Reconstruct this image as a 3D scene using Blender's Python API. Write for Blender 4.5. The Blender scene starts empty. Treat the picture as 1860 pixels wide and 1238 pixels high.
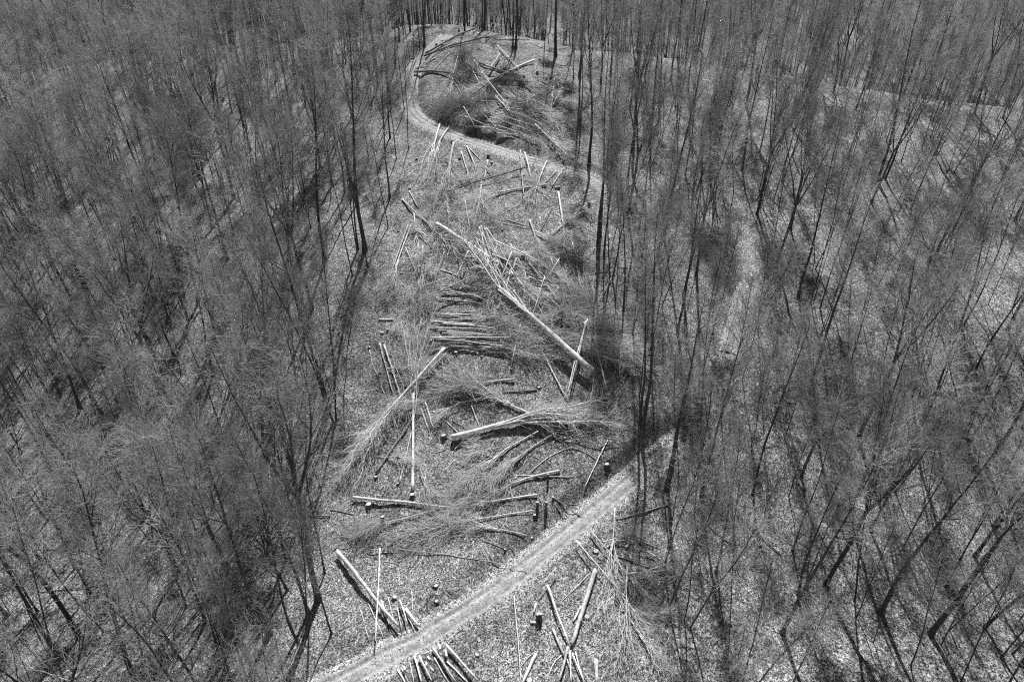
import bpy, math
import numpy as np
from mathutils import Vector

RNG = np.random.default_rng(7)
R = math.radians
sc = bpy.context.scene

# ------------------------------------------------------------------ camera, sky, sun, exposure
CAM_H, PITCH, FPX = 52.0, R(33.0), 1240.0
cam = bpy.data.objects.new("camera", bpy.data.cameras.new("camera"))
sc.collection.objects.link(cam)
cam.location = (0, 0, CAM_H)
cam.rotation_euler = (R(90) - PITCH, 0, 0)
cam.data.sensor_width = 36.0
cam.data.lens = 24.0
cam.data.clip_start = 0.5
cam.data.clip_end = 4000
sc.camera = cam

SUN_EL, SUN_AZ = R(54), R(6)            # azimuth measured from +Y (straight ahead) towards +X
world = bpy.data.worlds.new("World")
sc.world = world
world.use_nodes = True
nt = world.node_tree
bg = nt.nodes["Background"]
sky = nt.nodes.new("ShaderNodeTexSky")
sky.sky_type = 'NISHITA'
sky.sun_disc = False
sky.sun_elevation = SUN_EL
sky.sun_rotation = SUN_AZ
bw = nt.nodes.new("ShaderNodeRGBToBW")    # black-and-white photograph: a colourless sky
nt.links.new(sky.outputs[0], bw.inputs[0])
nt.links.new(bw.outputs[0], bg.inputs[0])
bg.inputs[1].default_value = 0.05
sun_d = bpy.data.lights.new("sun", 'SUN')
sun_d.energy = 4.6
sun_d.angle = R(0.53)
sun = bpy.data.objects.new("sun", sun_d)
sc.collection.objects.link(sun)
sdir = Vector((math.sin(SUN_AZ) * math.cos(SUN_EL), math.cos(SUN_AZ) * math.cos(SUN_EL), math.sin(SUN_EL)))
sun.rotation_euler = sdir.to_track_quat('Z', 'Y').to_euler()
sc.view_settings.view_transform = 'Standard'
sc.view_settings.look = 'None'
sc.view_settings.exposure = 0.6
sc.view_settings.gamma = 1.0
sc.cycles.use_denoising = False
sc.cycles.filter_width = 1.1
sc.cycles.max_bounces = 2
sc.cycles.diffuse_bounces = 1
sc.cycles.glossy_bounces = 1

# ------------------------------------------------------------------ materials (all colourless)
def mat(name, build):
    m = bpy.data.materials.new(name)
    m.use_nodes = True
    t = m.node_tree
    b = t.nodes["Principled BSDF"]
    b.inputs["Roughness"].default_value = 0.85
    b.inputs["Specular IOR Level"].default_value = 0.2
    build(t, b)
    return m

def nd(t, kind, **kw):
    n = t.nodes.new(kind)
    for k, v in kw.items():
        if k in n.inputs:
            n.inputs[k].default_value = v
        else:
            setattr(n, k, v)
    return n

def ramp(t, src, stops):
    r = t.nodes.new("ShaderNodeValToRGB")
    e = r.color_ramp.elements
    e[0].position, e[0].color = stops[0][0], (stops[0][1],) * 3 + (1,)
    e[1].position, e[1].color = stops[-1][0], (stops[-1][1],) * 3 + (1,)
    for p, c in stops[1:-1]:
        x = e.new(p)
        x.color = (c, c, c, 1)
    t.links.new(src, r.inputs[0])
    return r.outputs[0]

def mul(t, a, b, mode='MULTIPLY', fac=1.0):
    m = t.nodes.new("ShaderNodeMix")
    m.data_type = 'RGBA'
    m.blend_type = mode
    m.inputs[0].default_value = fac
    t.links.new(a, m.inputs[6])
    t.links.new(b, m.inputs[7])
    return m.outputs[2]

def bump(t, b, src, strength, dist):
    n = t.nodes.new("ShaderNodeBump")
    n.inputs["Strength"].default_value = strength
    n.inputs["Distance"].default_value = dist
    t.links.new(src, n.inputs["Height"])
    t.links.new(n.outputs[0], b.inputs["Normal"])

def pos(t):
    return t.nodes.new("ShaderNodeNewGeometry").outputs["Position"]

def m_litter(t, b):
    p = pos(t)
    v1 = nd(t, "ShaderNodeTexVoronoi", Scale=12.0)
    v2 = nd(t, "ShaderNodeTexVoronoi", Scale=5.2)
    n1 = nd(t, "ShaderNodeTexNoise", Scale=0.16, Detail=9.0, Roughness=0.72)
    n2 = nd(t, "ShaderNodeTexNoise", Scale=1.3, Detail=8.0, Roughness=0.8)
    for n in (v1, v2, n1, n2):
        t.links.new(p, n.inputs["Vector"])
    s1 = t.nodes.new("ShaderNodeRGBToBW")
    s2 = t.nodes.new("ShaderNodeRGBToBW")
    t.links.new(v1.outputs["Color"], s1.inputs[0])
    t.links.new(v2.outputs["Color"], s2.inputs[0])
    leaf = ramp(t, s1.outputs[0], [(0.22, 0.05), (0.48, 0.34), (0.78, 0.74)])
    clump = ramp(t, s2.outputs[0], [(0.25, 0.5), (0.75, 1.0)])
    patch = ramp(t, n2.outputs[0], [(0.36, 0.4), (0.5, 0.84), (0.64, 1.05)])
    broad = ramp(t, n1.outputs[0], [(0.36, 0.42), (0.48, 0.85), (0.62, 1.1)])
    c = mul(t, mul(t, mul(t, leaf, clump), patch), broad)
    at = t.nodes.new("ShaderNodeAttribute"); at.attribute_name = "soil"     # bare dark humus on the torn banks
    n3 = nd(t, "ShaderNodeTexNoise", Scale=1.7, Detail=6.0, Roughness=0.7)
    t.links.new(p, n3.inputs["Vector"])
    ad = t.nodes.new("ShaderNodeMath"); ad.operation = 'MULTIPLY'
    t.links.new(at.outputs["Fac"], ad.inputs[0])
    t.links.new(ramp(t, n3.outputs[0], [(0.38, 0.0), (0.55, 1.0)]), ad.inputs[1])
    hum = ramp(t, s1.outputs[0], [(0.2, 0.02), (0.6, 0.09), (0.9, 0.3)])
    mx = t.nodes.new("ShaderNodeMix"); mx.data_type = 'RGBA'
    t.links.new(ad.outputs[0], mx.inputs[0]); t.links.new(c, mx.inputs[6]); t.links.new(hum, mx.inputs[7])
    t.links.new(mx.outputs[2], b.inputs["Base Color"])
    h = mul(t, s1.outputs[0], n2.outputs[0], 'ADD')
    bump(t, b, h, 0.9, 0.09)

def m_track(t, b):
    p = pos(t)
    n1 = nd(t, "ShaderNodeTexNoise", Scale=1.3, Detail=8.0, Roughness=0.75)
    n2 = nd(t, "ShaderNodeTexNoise", Scale=9.0, Detail=4.0, Roughness=0.7)
    v1 = nd(t, "ShaderNodeTexVoronoi", Scale=8.0)
    for n in (n1, n2, v1):
        t.links.new(p, n.inputs["Vector"])
    s1 = t.nodes.new("ShaderNodeRGBToBW")
    t.links.new(v1.outputs["Color"], s1.inputs[0])
    a = ramp(t, n1.outputs[0], [(0.34, 0.24), (0.5, 0.44), (0.66, 0.62)])
    c = ramp(t, n2.outputs[0], [(0.34, 0.55), (0.62, 1.1)])
    d = ramp(t, s1.outputs[0], [(0.2, 0.75), (0.8, 1.08)])
    v2 = nd(t, "ShaderNodeTexVoronoi", Scale=12.0)
    t.links.new(p, v2.inputs["Vector"])
    s2 = t.nodes.new("ShaderNodeRGBToBW"); t.links.new(v2.outputs["Color"], s2.inputs[0])
    leaf0 = ramp(t, s2.outputs[0], [(0.22, 0.04), (0.48, 0.32), (0.78, 0.70)])
    leaf = mul(t, leaf0, ramp(t, n1.outputs[0], [(0.36, 0.55), (0.6, 0.95)]))
    at = t.nodes.new("ShaderNodeAttribute"); at.attribute_name = "edge"
    ad = t.nodes.new("ShaderNodeMath"); ad.operation = 'ADD'
    t.links.new(at.outputs["Fac"], ad.inputs[0]); t.links.new(n1.outputs[0], ad.inputs[1])
    mx = t.nodes.new("ShaderNodeMix"); mx.data_type = 'RGBA'
    t.links.new(ramp(t, ad.outputs[0], [(0.78, 0.0), (1.08, 1.0)]), mx.inputs[0])
    ar = t.nodes.new("ShaderNodeAttribute"); ar.attribute_name = "rut"
    dirt = mul(t, mul(t, mul(t, a, c), d), ramp(t, ar.outputs["Fac"], [(0.0, 1.0), (1.0, 0.62)]))
    t.links.new(dirt, mx.inputs[6]); t.links.new(leaf, mx.inputs[7])
    t.links.new(mx.outputs[2], b.inputs["Base Color"])
    bump(t, b, n2.outputs[0], 0.7, 0.05)

def m_bark(lo, hi, sc_=3.0):
    def f(t, b):
        tc = t.nodes.new("ShaderNodeTexCoord").outputs["Object"]
        n1 = nd(t, "ShaderNodeTexNoise", Scale=sc_, Detail=6.0, Roughness=0.7)
        t.links.new(tc, n1.inputs["Vector"])
        oi = t.nodes.new("ShaderNodeObjectInfo")
        c = ramp(t, n1.outputs[0], [(0.35, lo), (0.65, hi)])
        r = ramp(t, oi.outputs["Random"], [(0.0, 0.62), (1.0, 1.2)])
        t.links.new(mul(t, c, r), b.inputs["Base Color"])
        bump(t, b, n1.outputs[0], 0.5, 0.03)
    return f

def m_cut(t, b):
    tc = pos(t)
    n1 = nd(t, "ShaderNodeTexNoise", Scale=9.0, Detail=3.0)
    t.links.new(tc, n1.inputs["Vector"])
    t.links.new(ramp(t, n1.outputs[0], [(0.3, 0.30), (0.7, 0.60)]), b.inputs["Base Color"])

M = {
    'litter': mat("leaf_litter", m_litter),
    'track': mat("track_gravel", m_track),
    'bark': mat("standing_bark", m_bark(0.045, 0.12)),
    'twig': mat("crown_twigs", m_bark(0.27, 0.43, 0.5)),
    'twig_pale': mat("crown_twigs_pale", m_bark(0.40, 0.55, 0.5)),
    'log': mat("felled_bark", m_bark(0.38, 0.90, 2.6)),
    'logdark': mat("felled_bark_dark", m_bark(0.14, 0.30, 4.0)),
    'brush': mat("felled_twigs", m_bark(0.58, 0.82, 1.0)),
    'cut': mat("fresh_cut_wood", m_cut),
    'stump': mat("stump_bark", m_bark(0.08, 0.2, 5.0)),
    'dead': mat("dead_white_wood", m_bark(0.32, 0.45, 4.0)),
}

# ------------------------------------------------------------------ terrain
_py = np.array([-60, 0, 30, 42, 55, 65, 76, 95, 119, 134, 146, 165, 200, 260, 400, 700, 1500.])
_pz = np.array([2, 2, 2, 2, 6, 11, 16, 20, 26, 30.0, 29.5, 23, 12, 16, 46, 90, 110.])
_cx = np.array([-400, -80, 0, 30, 68, 150, 400.])
_cy = np.array([190, 178, 136, 127, 114, 104, 100.])

def base_h(x, y):
    x = np.asarray(x, float); y = np.asarray(y, float)
    yc = np.interp(x, _cx, _cy)
    s = np.where(y < yc, y * 136.0 / yc, 136.0 + (y - yc))
    z = 0
    for o, w in ((-8, .15), (-4, .2), (0, .3), (4, .2), (8, .15)):
        z = z + w * np.interp(s + o, _py, _pz)
    lat = np.where(x > 0, 0.10 * np.minimum(x, 120), 0.13 * np.minimum(-x, 150)) * np.clip((s + 20) / 60, 0.25, 1) * np.clip((260 - s) / 80, 0, 1)
    lat = lat * (np.abs(x) / (np.abs(x) + 8))
    z = z - lat
    z = z + (2.6 * np.exp(-((x + 16) / 15) ** 2) - .9 * np.exp(-((x - 8) / 16) ** 2)) * np.exp(-((s - 136) / 26) ** 2)
    z = z + .28 * np.sin(x * .31 + 1.3 * np.sin(y * .11)) * np.sin(y * .27 + .7) + .12 * np.sin(x * .9 + y * .55) * np.sin(y * .83 - x * .3) + .05 * np.sin(x * 2.3 + 1.7 * np.sin(y)) * np.sin(y * 2.1)
    return z

TRACKS = []      # list of (pts[n,2], z[n], half width)

def height(x, y):
    x = np.asarray(x, float); y = np.asarray(y, float)
    sh = x.shape
    xf, yf = x.ravel(), y.ravel()
    z = base_h(xf, yf)
    for pts, rz, hw in TRACKS:
        near = (xf > pts[:, 0].min() - 6) & (xf < pts[:, 0].max() + 6) & (yf > pts[:, 1].min() - 6) & (yf < pts[:, 1].max() + 6)
        idx = np.nonzero(near)[0]
        if not len(idx):
            continue
        d, zz = near_track(xf[idx], yf[idx], pts, rz)
        w = np.clip((d - hw - .3) / 1.7, 0, 1)
        w = w * w * (3 - 2 * w)
        z[idx] = zz * (1 - w) + z[idx] * w
    return z.reshape(sh)

def near_track(x, y, pts, rz):
    best = np.full(len(x), 1e9); bz = np.zeros(len(x))
    for i in range(len(pts) - 1):
        a, b = pts[i], pts[i + 1]
        ab = b - a
        t = np.clip(((x - a[0]) * ab[0] + (y - a[1]) * ab[1]) / (ab @ ab), 0, 1)
        d = np.hypot(x - a[0] - t * ab[0], y - a[1] - t * ab[1])
        k = d < best
        best = np.where(k, d, best)
        bz = np.where(k, rz[i] + t * (rz[i + 1] - rz[i]), bz)
    return best, bz

def ray(px, py):
    u = (px - 930) / FPX; v = -(py - 619) / FPX
    return np.array([u, math.cos(PITCH) + v * math.sin(PITCH), -math.sin(PITCH) + v * math.cos(PITCH)])

_T = np.concatenate([np.arange(22, 160, .5), np.arange(160, 600, 3.)])

def ground_at(px, py, hf=None):
    """where a sight line meets the ground: (x, y, z), depth"""
    hf = hf or height
    d = ray(px, py)
    t = _T
    z = CAM_H + d[2] * t
    g = hf(d[0] * t, d[1] * t)
    k = np.nonzero(z < g)[0]
    i = k[0] if len(k) else len(t) - 1
    if i > 0:
        a, b = t[i - 1], t[i]
        ea, eb = z[i - 1] - g[i - 1], z[i] - g[i]
        tt = a + (b - a) * ea / (ea - eb + 1e-9)
    else:
        tt = t[0]
    x, y = d[0] * tt, d[1] * tt
    return np.array([x, y, float(hf(np.array([x]), np.array([y]))[0])]), tt

def project(p):
    p = np.asarray(p, float)
    x, y, z = p[..., 0], p[..., 1], p[..., 2] - CAM_H
    dep = y * math.cos(PITCH) - z * math.sin(PITCH)
    up = y * math.sin(PITCH) + z * math.cos(PITCH)
    return 930 + FPX * x / dep, 619 - FPX * up / dep, dep

def smooth_line(p, n=8):
    p = np.asarray(p, float)
    out = []
    q = np.vstack([2 * p[0] - p[1], p, 2 * p[-1] - p[-2]])
    for i in range(1, len(q) - 2):
        for k in range(n):
            t = k / n
            a, b, c, d = q[i - 1], q[i], q[i + 1], q[i + 2]
            out.append(.5 * (2 * b + (c - a) * t + (2 * a - 5 * b + 4 * c - d) * t * t + (3 * b - a - 3 * c + d) * t ** 3))
    out.append(p[-1])
    return np.array(out)

LOWER = [(560, 1262), (630, 1228), (700, 1190), (760, 1160), (800, 1135), (900, 1070), (1000, 990), (1080, 925), (1160, 858), (1200, 822), (1235, 797)]
PATH = [(1322, 640), (1338, 590), (1350, 540), (1368, 495), (1360, 455), (1343, 410)]
UPPER = [(812, 62), (800, 72), (781, 90), (760, 112), (746, 140), (742, 175), (752, 205), (790, 230), (860, 256), (950, 285), (1020, 304), (1070, 318), (1110, 345)]
new = []
for pl, hw in ((LOWER, .95), (UPPER, .95), (PATH, .7)):
    w = np.array([ground_at(x, y, base_h)[0] for x, y in pl])
    w = smooth_line(w, 6)
    z = w[:, 2].copy()
    for _ in range(4):
        z[1:-1] = (z[:-2] + 2 * z[1:-1] + z[2:]) / 4
    new.append((w[:, :2], z - (.35 if pl is LOWER else .30 if pl is UPPER else .1), hw))
TRACKS += new

# ------------------------------------------------------------------ mesh helpers
class Geo:
    """collects tapered tubes (batches of polylines) and faces, then links ONE mesh object"""
    def __init__(s):
        s.v, s.q, s.tri, s.ng, s.n = [], [], [], [], 0
        s.qm, s.ngm = [], []
    def tubes(s, P, Rd, sides, m=0):
        P = np.asarray(P, float)
        if P.ndim == 2:
            P = P[None]
        Rd = np.asarray(Rd, float)
        if Rd.ndim == 1:
            Rd = np.broadcast_to(Rd, P.shape[:2])
        N, K = P.shape[:2]
        if not N:
            return
        T = np.gradient(P, axis=1)
        T /= np.linalg.norm(T, axis=2, keepdims=True) + 1e-9
        ref = np.zeros((N, 1, 3)); ref[..., 2] = 1
        steep = np.abs(T.mean(1)[:, 2]) > .8
        ref[steep] = (1, 0, 0)
        A = np.cross(T, ref); A /= np.linalg.norm(A, axis=2, keepdims=True) + 1e-9
        B = np.cross(A, T)
        a = np.arange(sides) * 2 * math.pi / sides + math.pi / 2
        ring = A[:, :, None, :] * np.cos(a)[None, None, :, None] + B[:, :, None, :] * np.sin(a)[None, None, :, None]
        V = P[:, :, None, :] + ring * Rd[:, :, None, None]
        i = np.arange(N)[:, None, None] * K * sides
        k = np.arange(K - 1)[None, :, None] * sides
        j = np.arange(sides)[None, None, :]
        j2 = (j + 1) % sides
        Q = np.stack([i + k + j, i + k + j2, i + k + sides + j2, i + k + sides + j], -1).reshape(-1, 4) + s.n
        s.v.append(V.reshape(-1, 3)); s.q.append(Q); s.qm.append(np.full(len(Q), m))
        n0 = s.n
        s.n += N * K * sides
        return n0, K, sides
    def caps(s, info, m, both=True):
        n0, K, sides = info
        s.ng.append(list(range(n0 + sides - 1, n0 - 1, -1))); s.ngm.append(m)
        if both:
            s.ng.append(list(range(n0 + (K - 1) * sides, n0 + K * sides))); s.ngm.append(m)
    def mesh(s, name, mats):
        V = np.concatenate(s.v)
        Q = np.concatenate(s.q)
        me = bpy.data.meshes.new(name)
        me.vertices.add(len(V)); me.vertices.foreach_set("co", V.ravel().astype(np.float32))
        ngl = sum(len(x) for x in s.ng)
        idx = np.concatenate([Q.ravel()] + [np.array(x) for x in s.ng]).astype(np.int32)
        me.loops.add(len(Q) * 4 + ngl); me.loops.foreach_set("vertex_index", idx)
        st = list(np.arange(len(Q)) * 4); p = len(Q) * 4
        for x in s.ng:
            st.append(p); p += len(x)
        me.polygons.add(len(st)); me.polygons.foreach_set("loop_start", np.array(st, np.int32))
        sm = np.ones(len(st), bool); sm[len(Q):] = False
        me.polygons.foreach_set("use_smooth", sm)
        for x in mats:
            me.materials.append(x)
        mi = np.concatenate(s.qm + ([np.array(s.ngm)] if s.ngm else [])).astype(np.int32)
        me.polygons.foreach_set("material_index", mi)
        me.update(); me.validate()
        return me

def link(name, me, parent=None, loc=None):
    o = bpy.data.objects.new(name, me)
    sc.collection.objects.link(o)
    if parent is not None:
        o.parent = parent
    if loc is not None:
        o.location = loc
    return o

def tag(o, label, cat, group=None, kind=None):
    if label:
        o["label"] = label
        o["category"] = cat
    if group:
        o["group"] = group
    if kind:
        o["kind"] = kind
    return o

def sprout(P, Rd, n, t0, t1, ang, length, npts, pull, curve, rng, taper=.25, thick=.6, wob=.12, rmin=.004):
    """n children on every parent polyline; pull = direction they bend towards"""
    N, K = P.shape[:2]
    par = np.repeat(np.arange(N), n)
    t = t0 + (t1 - t0) * ((np.tile(np.arange(n), N) + rng.random(N * n)) / n)
    f = t * (K - 1); i = np.minimum(f.astype(int), K - 2); u = (f - i)[:, None]
    a, b = P[par, i], P[par, i + 1]
    p = a + (b - a) * u
    tan = b - a; tan /= np.linalg.norm(tan, axis=1, keepdims=True) + 1e-9
    r = (Rd[par, i] * (1 - u[:, 0]) + Rd[par, i + 1] * u[:, 0])
    rnd = rng.normal(size=(N * n, 3))
    perp = np.cross(tan, rnd); perp /= np.linalg.norm(perp, axis=1, keepdims=True) + 1e-9
    an = R(1) * (ang[0] + (ang[1] - ang[0]) * rng.random(N * n)) [:, None]
    d = tan * np.cos(an) + perp * np.sin(an)
    L = length[0] + (length[1] - length[0]) * rng.random(N * n)
    if len(length) > 2:
        L = L * (1 - length[2] * t)
    L = L[:, None]
    out = [p]
    for k in range(npts - 1):
        p = p + d * L / (npts - 1)
        out.append(p)
        d = d + np.asarray(pull) * curve + rng.normal(size=d.shape) * wob
        d /= np.linalg.norm(d, axis=1, keepdims=True) + 1e-9
    C = np.stack(out, 1)
    r0 = np.maximum(r * thick, rmin * 1.3)
    Rr = r0[:, None] * (1 - (1 - taper) * np.linspace(0, 1, npts)[None, :])
    return C, np.maximum(Rr, rmin)

# ------------------------------------------------------------------ ground and tracks
def axis(lo, flo, fhi, hi, fine, grow):
    a = list(np.arange(flo, fhi, fine)); s = fine
    while a[-1] < hi:
        s *= grow; a.append(a[-1] + s)
    s = fine
    while a[0] > lo:
        s *= grow; a.insert(0, a[0] - s)
    return np.array(a)

xs = axis(-1300, -32, 42, 1300, .42, 1.07)
ys = axis(-80, 26, 146, 1500, .42, 1.07)
X, Y = np.meshgrid(xs, ys)
Z = height(X, Y)
g = Geo()
nx, ny = len(xs), len(ys)
g.v.append(np.stack([X, Y, Z], -1).reshape(-1, 3)); g.n = nx * ny
ii, jj = np.meshgrid(np.arange(nx - 1), np.arange(ny - 1))
b0 = (jj * nx + ii).ravel()
g.q.append(np.stack([b0, b0 + 1, b0 + nx + 1, b0 + nx], 1)); g.qm.append(np.zeros(len(b0), int))
ground = link("ground", g.mesh("ground", [M['litter']]))
ground["kind"] = "structure"
soil = np.zeros(nx * ny, np.float32)
_x, _y = X.ravel(), Y.ravel()
for (pts_, rz_, hw_), wid_ in zip(TRACKS, (4.5, 3.2, 0.5)):
    k = np.nonzero((_x > pts_[:, 0].min() - 8) & (_x < pts_[:, 0].max() + 8) & (_y > pts_[:, 1].min() - 8) & (_y < pts_[:, 1].max() + 8))[0]
    d_, z_ = near_track(_x[k], _y[k], pts_, rz_)
    up_ = Z.ravel()[k] - z_
    soil[k] = np.maximum(soil[k], (_x[k] < 13) * np.clip((d_ - hw_ - .5) / .6, 0, 1) * np.clip((wid_ - d_) / 1.5, 0, 1) * np.clip(up_ / .35, 0, 1))
ground.data.attributes.new("soil", 'FLOAT', 'POINT').data.foreach_set("value", soil)

def build_track(name, tr):
    pts, rz, hw = tr
    p3 = np.column_stack([pts, rz])
    p3 = smooth_line(p3, 6)
    T = np.gradient(p3[:, :2], axis=0); T /= np.linalg.norm(T, axis=1, keepdims=True)
    Nn = np.column_stack([-T[:, 1], T[:, 0]])
    # cross-section: shoulder, two wheel ruts either side of a raised middle strip
    cs = [(-1.9, -.10), (-1.5, .02), (-1.15, .06), (-.95, .09), (-.80, .09), (-.68, -.02), (-.50, -.04), (-.34, .07), (0, .11), (.34, .07), (.50, -.04), (.68, -.02), (.80, .09), (.95, .09), (1.15, .06), (1.5, .02), (1.9, -.10)]
    rows = []
    rg = np.random.default_rng(3)
    for i in range(len(p3)):
        wv = 1 + .05 * math.sin(i * .11) + .03 * rg.normal()
        rows.append([(p3[i, 0] + Nn[i, 0] * c * hw * wv, p3[i, 1] + Nn[i, 1] * c * hw * wv, p3[i, 2] + .07 + h + .012 * rg.normal()) for c, h in cs])
    V = np.array(rows); n, m = V.shape[:2]
    out = np.abs(np.array([c for c, h in cs])) > 1.2
    V[:, out, 2] = np.maximum(V[:, out, 2], height(V[:, out, 0], V[:, out, 1]) + .02)
    V[:, [0, -1], 2] -= .12
    gg = Geo(); gg.v.append(V.reshape(-1, 3))
    a, b = np.meshgrid(np.arange(m - 1), np.arange(n - 1))
    q = (b * m + a).ravel()
    gg.q.append(np.stack([q, q + 1, q + m + 1, q + m], 1)); gg.qm.append(np.zeros(len(q), int))
    o = link(name, gg.mesh(name, [M['track']]))
    ed = np.tile(np.array([.42 if c == 0 else .25 if abs(c) == .34 else min(1, max(0, (abs(c) - .7) / .75)) for c, h in cs]), (n, 1)) + rg.normal(size=(n, 1)) * .05 + np.where(np.abs(np.array([c for c, h in cs])) > .9, rg.normal(size=(n, m)) * .18, 0)
    if name == "lower_track":
        ed = ed + np.clip((np.linspace(0, 1, n)[:, None] - .74) / .16, 0, 1) * .75
    if name == "forest_path":
        ed = ed + .22 + np.clip((np.abs(np.linspace(-1, 1, n)[:, None]) - .5) / .5, 0, 1) * .6
    o.data.attributes.new("edge", 'FLOAT', 'POINT').data.foreach_set("value", ed.ravel().astype(np.float32))
    ru = np.tile(np.array([1.0 if h < 0 and abs(c) < 1 else (.35 if abs(abs(c) - .8) < .02 else 0) for c, h in cs]), (n, 1)) * (.35 + .65 * rg.random((n, 1)))
    o.data.attributes.new("rut", 'FLOAT', 'POINT').data.foreach_set("value", ru.ravel().astype(np.float32))
    o["kind"] = "structure"
build_track("lower_track", TRACKS[0])
build_track("upper_track", TRACKS[1])
build_track("forest_path", TRACKS[2])

# ------------------------------------------------------------------ felled timber
def on_ground(px):
    w = []; dep = []
    for x, y in px:
        p, d = ground_at(x, y)
        w.append(p); dep.append(d)
    return np.array(w), np.array(dep)

def resample(P, n):
    s = np.concatenate([[0], np.cumsum(np.linalg.norm(np.diff(P, axis=0), axis=1))])
    t = np.linspace(0, s[-1], n)
    return np.column_stack([np.interp(t, s, P[:, k]) for k in range(3)])

def lay(P, rad, lift, n=12):
    """a stiff stem on the ground: heights follow the ground smoothly and never sink in"""
    Q = resample(P, n)
    gz = height(Q[:, 0], Q[:, 1])
    t = np.linspace(0, 1, n)
    z = .75 * np.polyval(np.polyfit(t, gz, 1), t) + .25 * np.polyval(np.polyfit(t, gz, 2), t)
    z += np.max(gz - z) * .6
    Q[:, 2] = np.maximum(z, gz) + rad * .85 + lift
    return Q

def log(pts, wpx, label, lift=0.0, dark=False, name="log", cat="log", group=None, top=.72, seed=0):
    rg = np.random.default_rng(abs(hash((pts[0], pts[-1]))) % 2**31 if False else int(pts[0][0] * 977 + pts[0][1] * 131 + pts[-1][0] * 7) % 2**31)
    W, dep = on_ground(pts)
    r0 = .44 * wpx * dep[0] / FPX
    L = np.linalg.norm(W[-1] - W[0])
    n = int(np.clip(L * 1.5, 5, 22))
    Q = lay(smooth_line(W, 4) if len(W) > 2 else W, r0, lift, n)
    T = (Q[-1] - Q[0]) / (np.linalg.norm(Q[-1] - Q[0]) + 1e-6)
    side = np.array([-T[1], T[0], 0])
    bend = np.cumsum(rg.normal(size=n)) * .045 * r0 ** .3
    bend -= np.linspace(bend[0], bend[-1], n)
    Q += side * bend[:, None]
    rr = r0 * (1 - (1 - top) * np.linspace(0, 1, n)) * (1 + .05 * rg.normal(size=n))
    o0 = Q[0].copy()
    gg = Geo()
    sides = 10 if wpx > 4 else 7
    info = gg.tubes(Q - o0, rr, sides, 0)
    gg.caps(info, 1)
    if L > 5 and name == "log":           # a few stubs of lopped branches
        k = rg.integers(2, 6)
        C, Rr = sprout((Q - o0)[None], rr[None], int(k), .3, 1, (30, 60), (.3, 1.3), 3, T, .2, rg, .5, .35)
        gg.tubes(C, Rr, 4, 0)
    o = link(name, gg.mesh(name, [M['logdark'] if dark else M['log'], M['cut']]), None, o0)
    return tag(o, label, cat, group)

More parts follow.
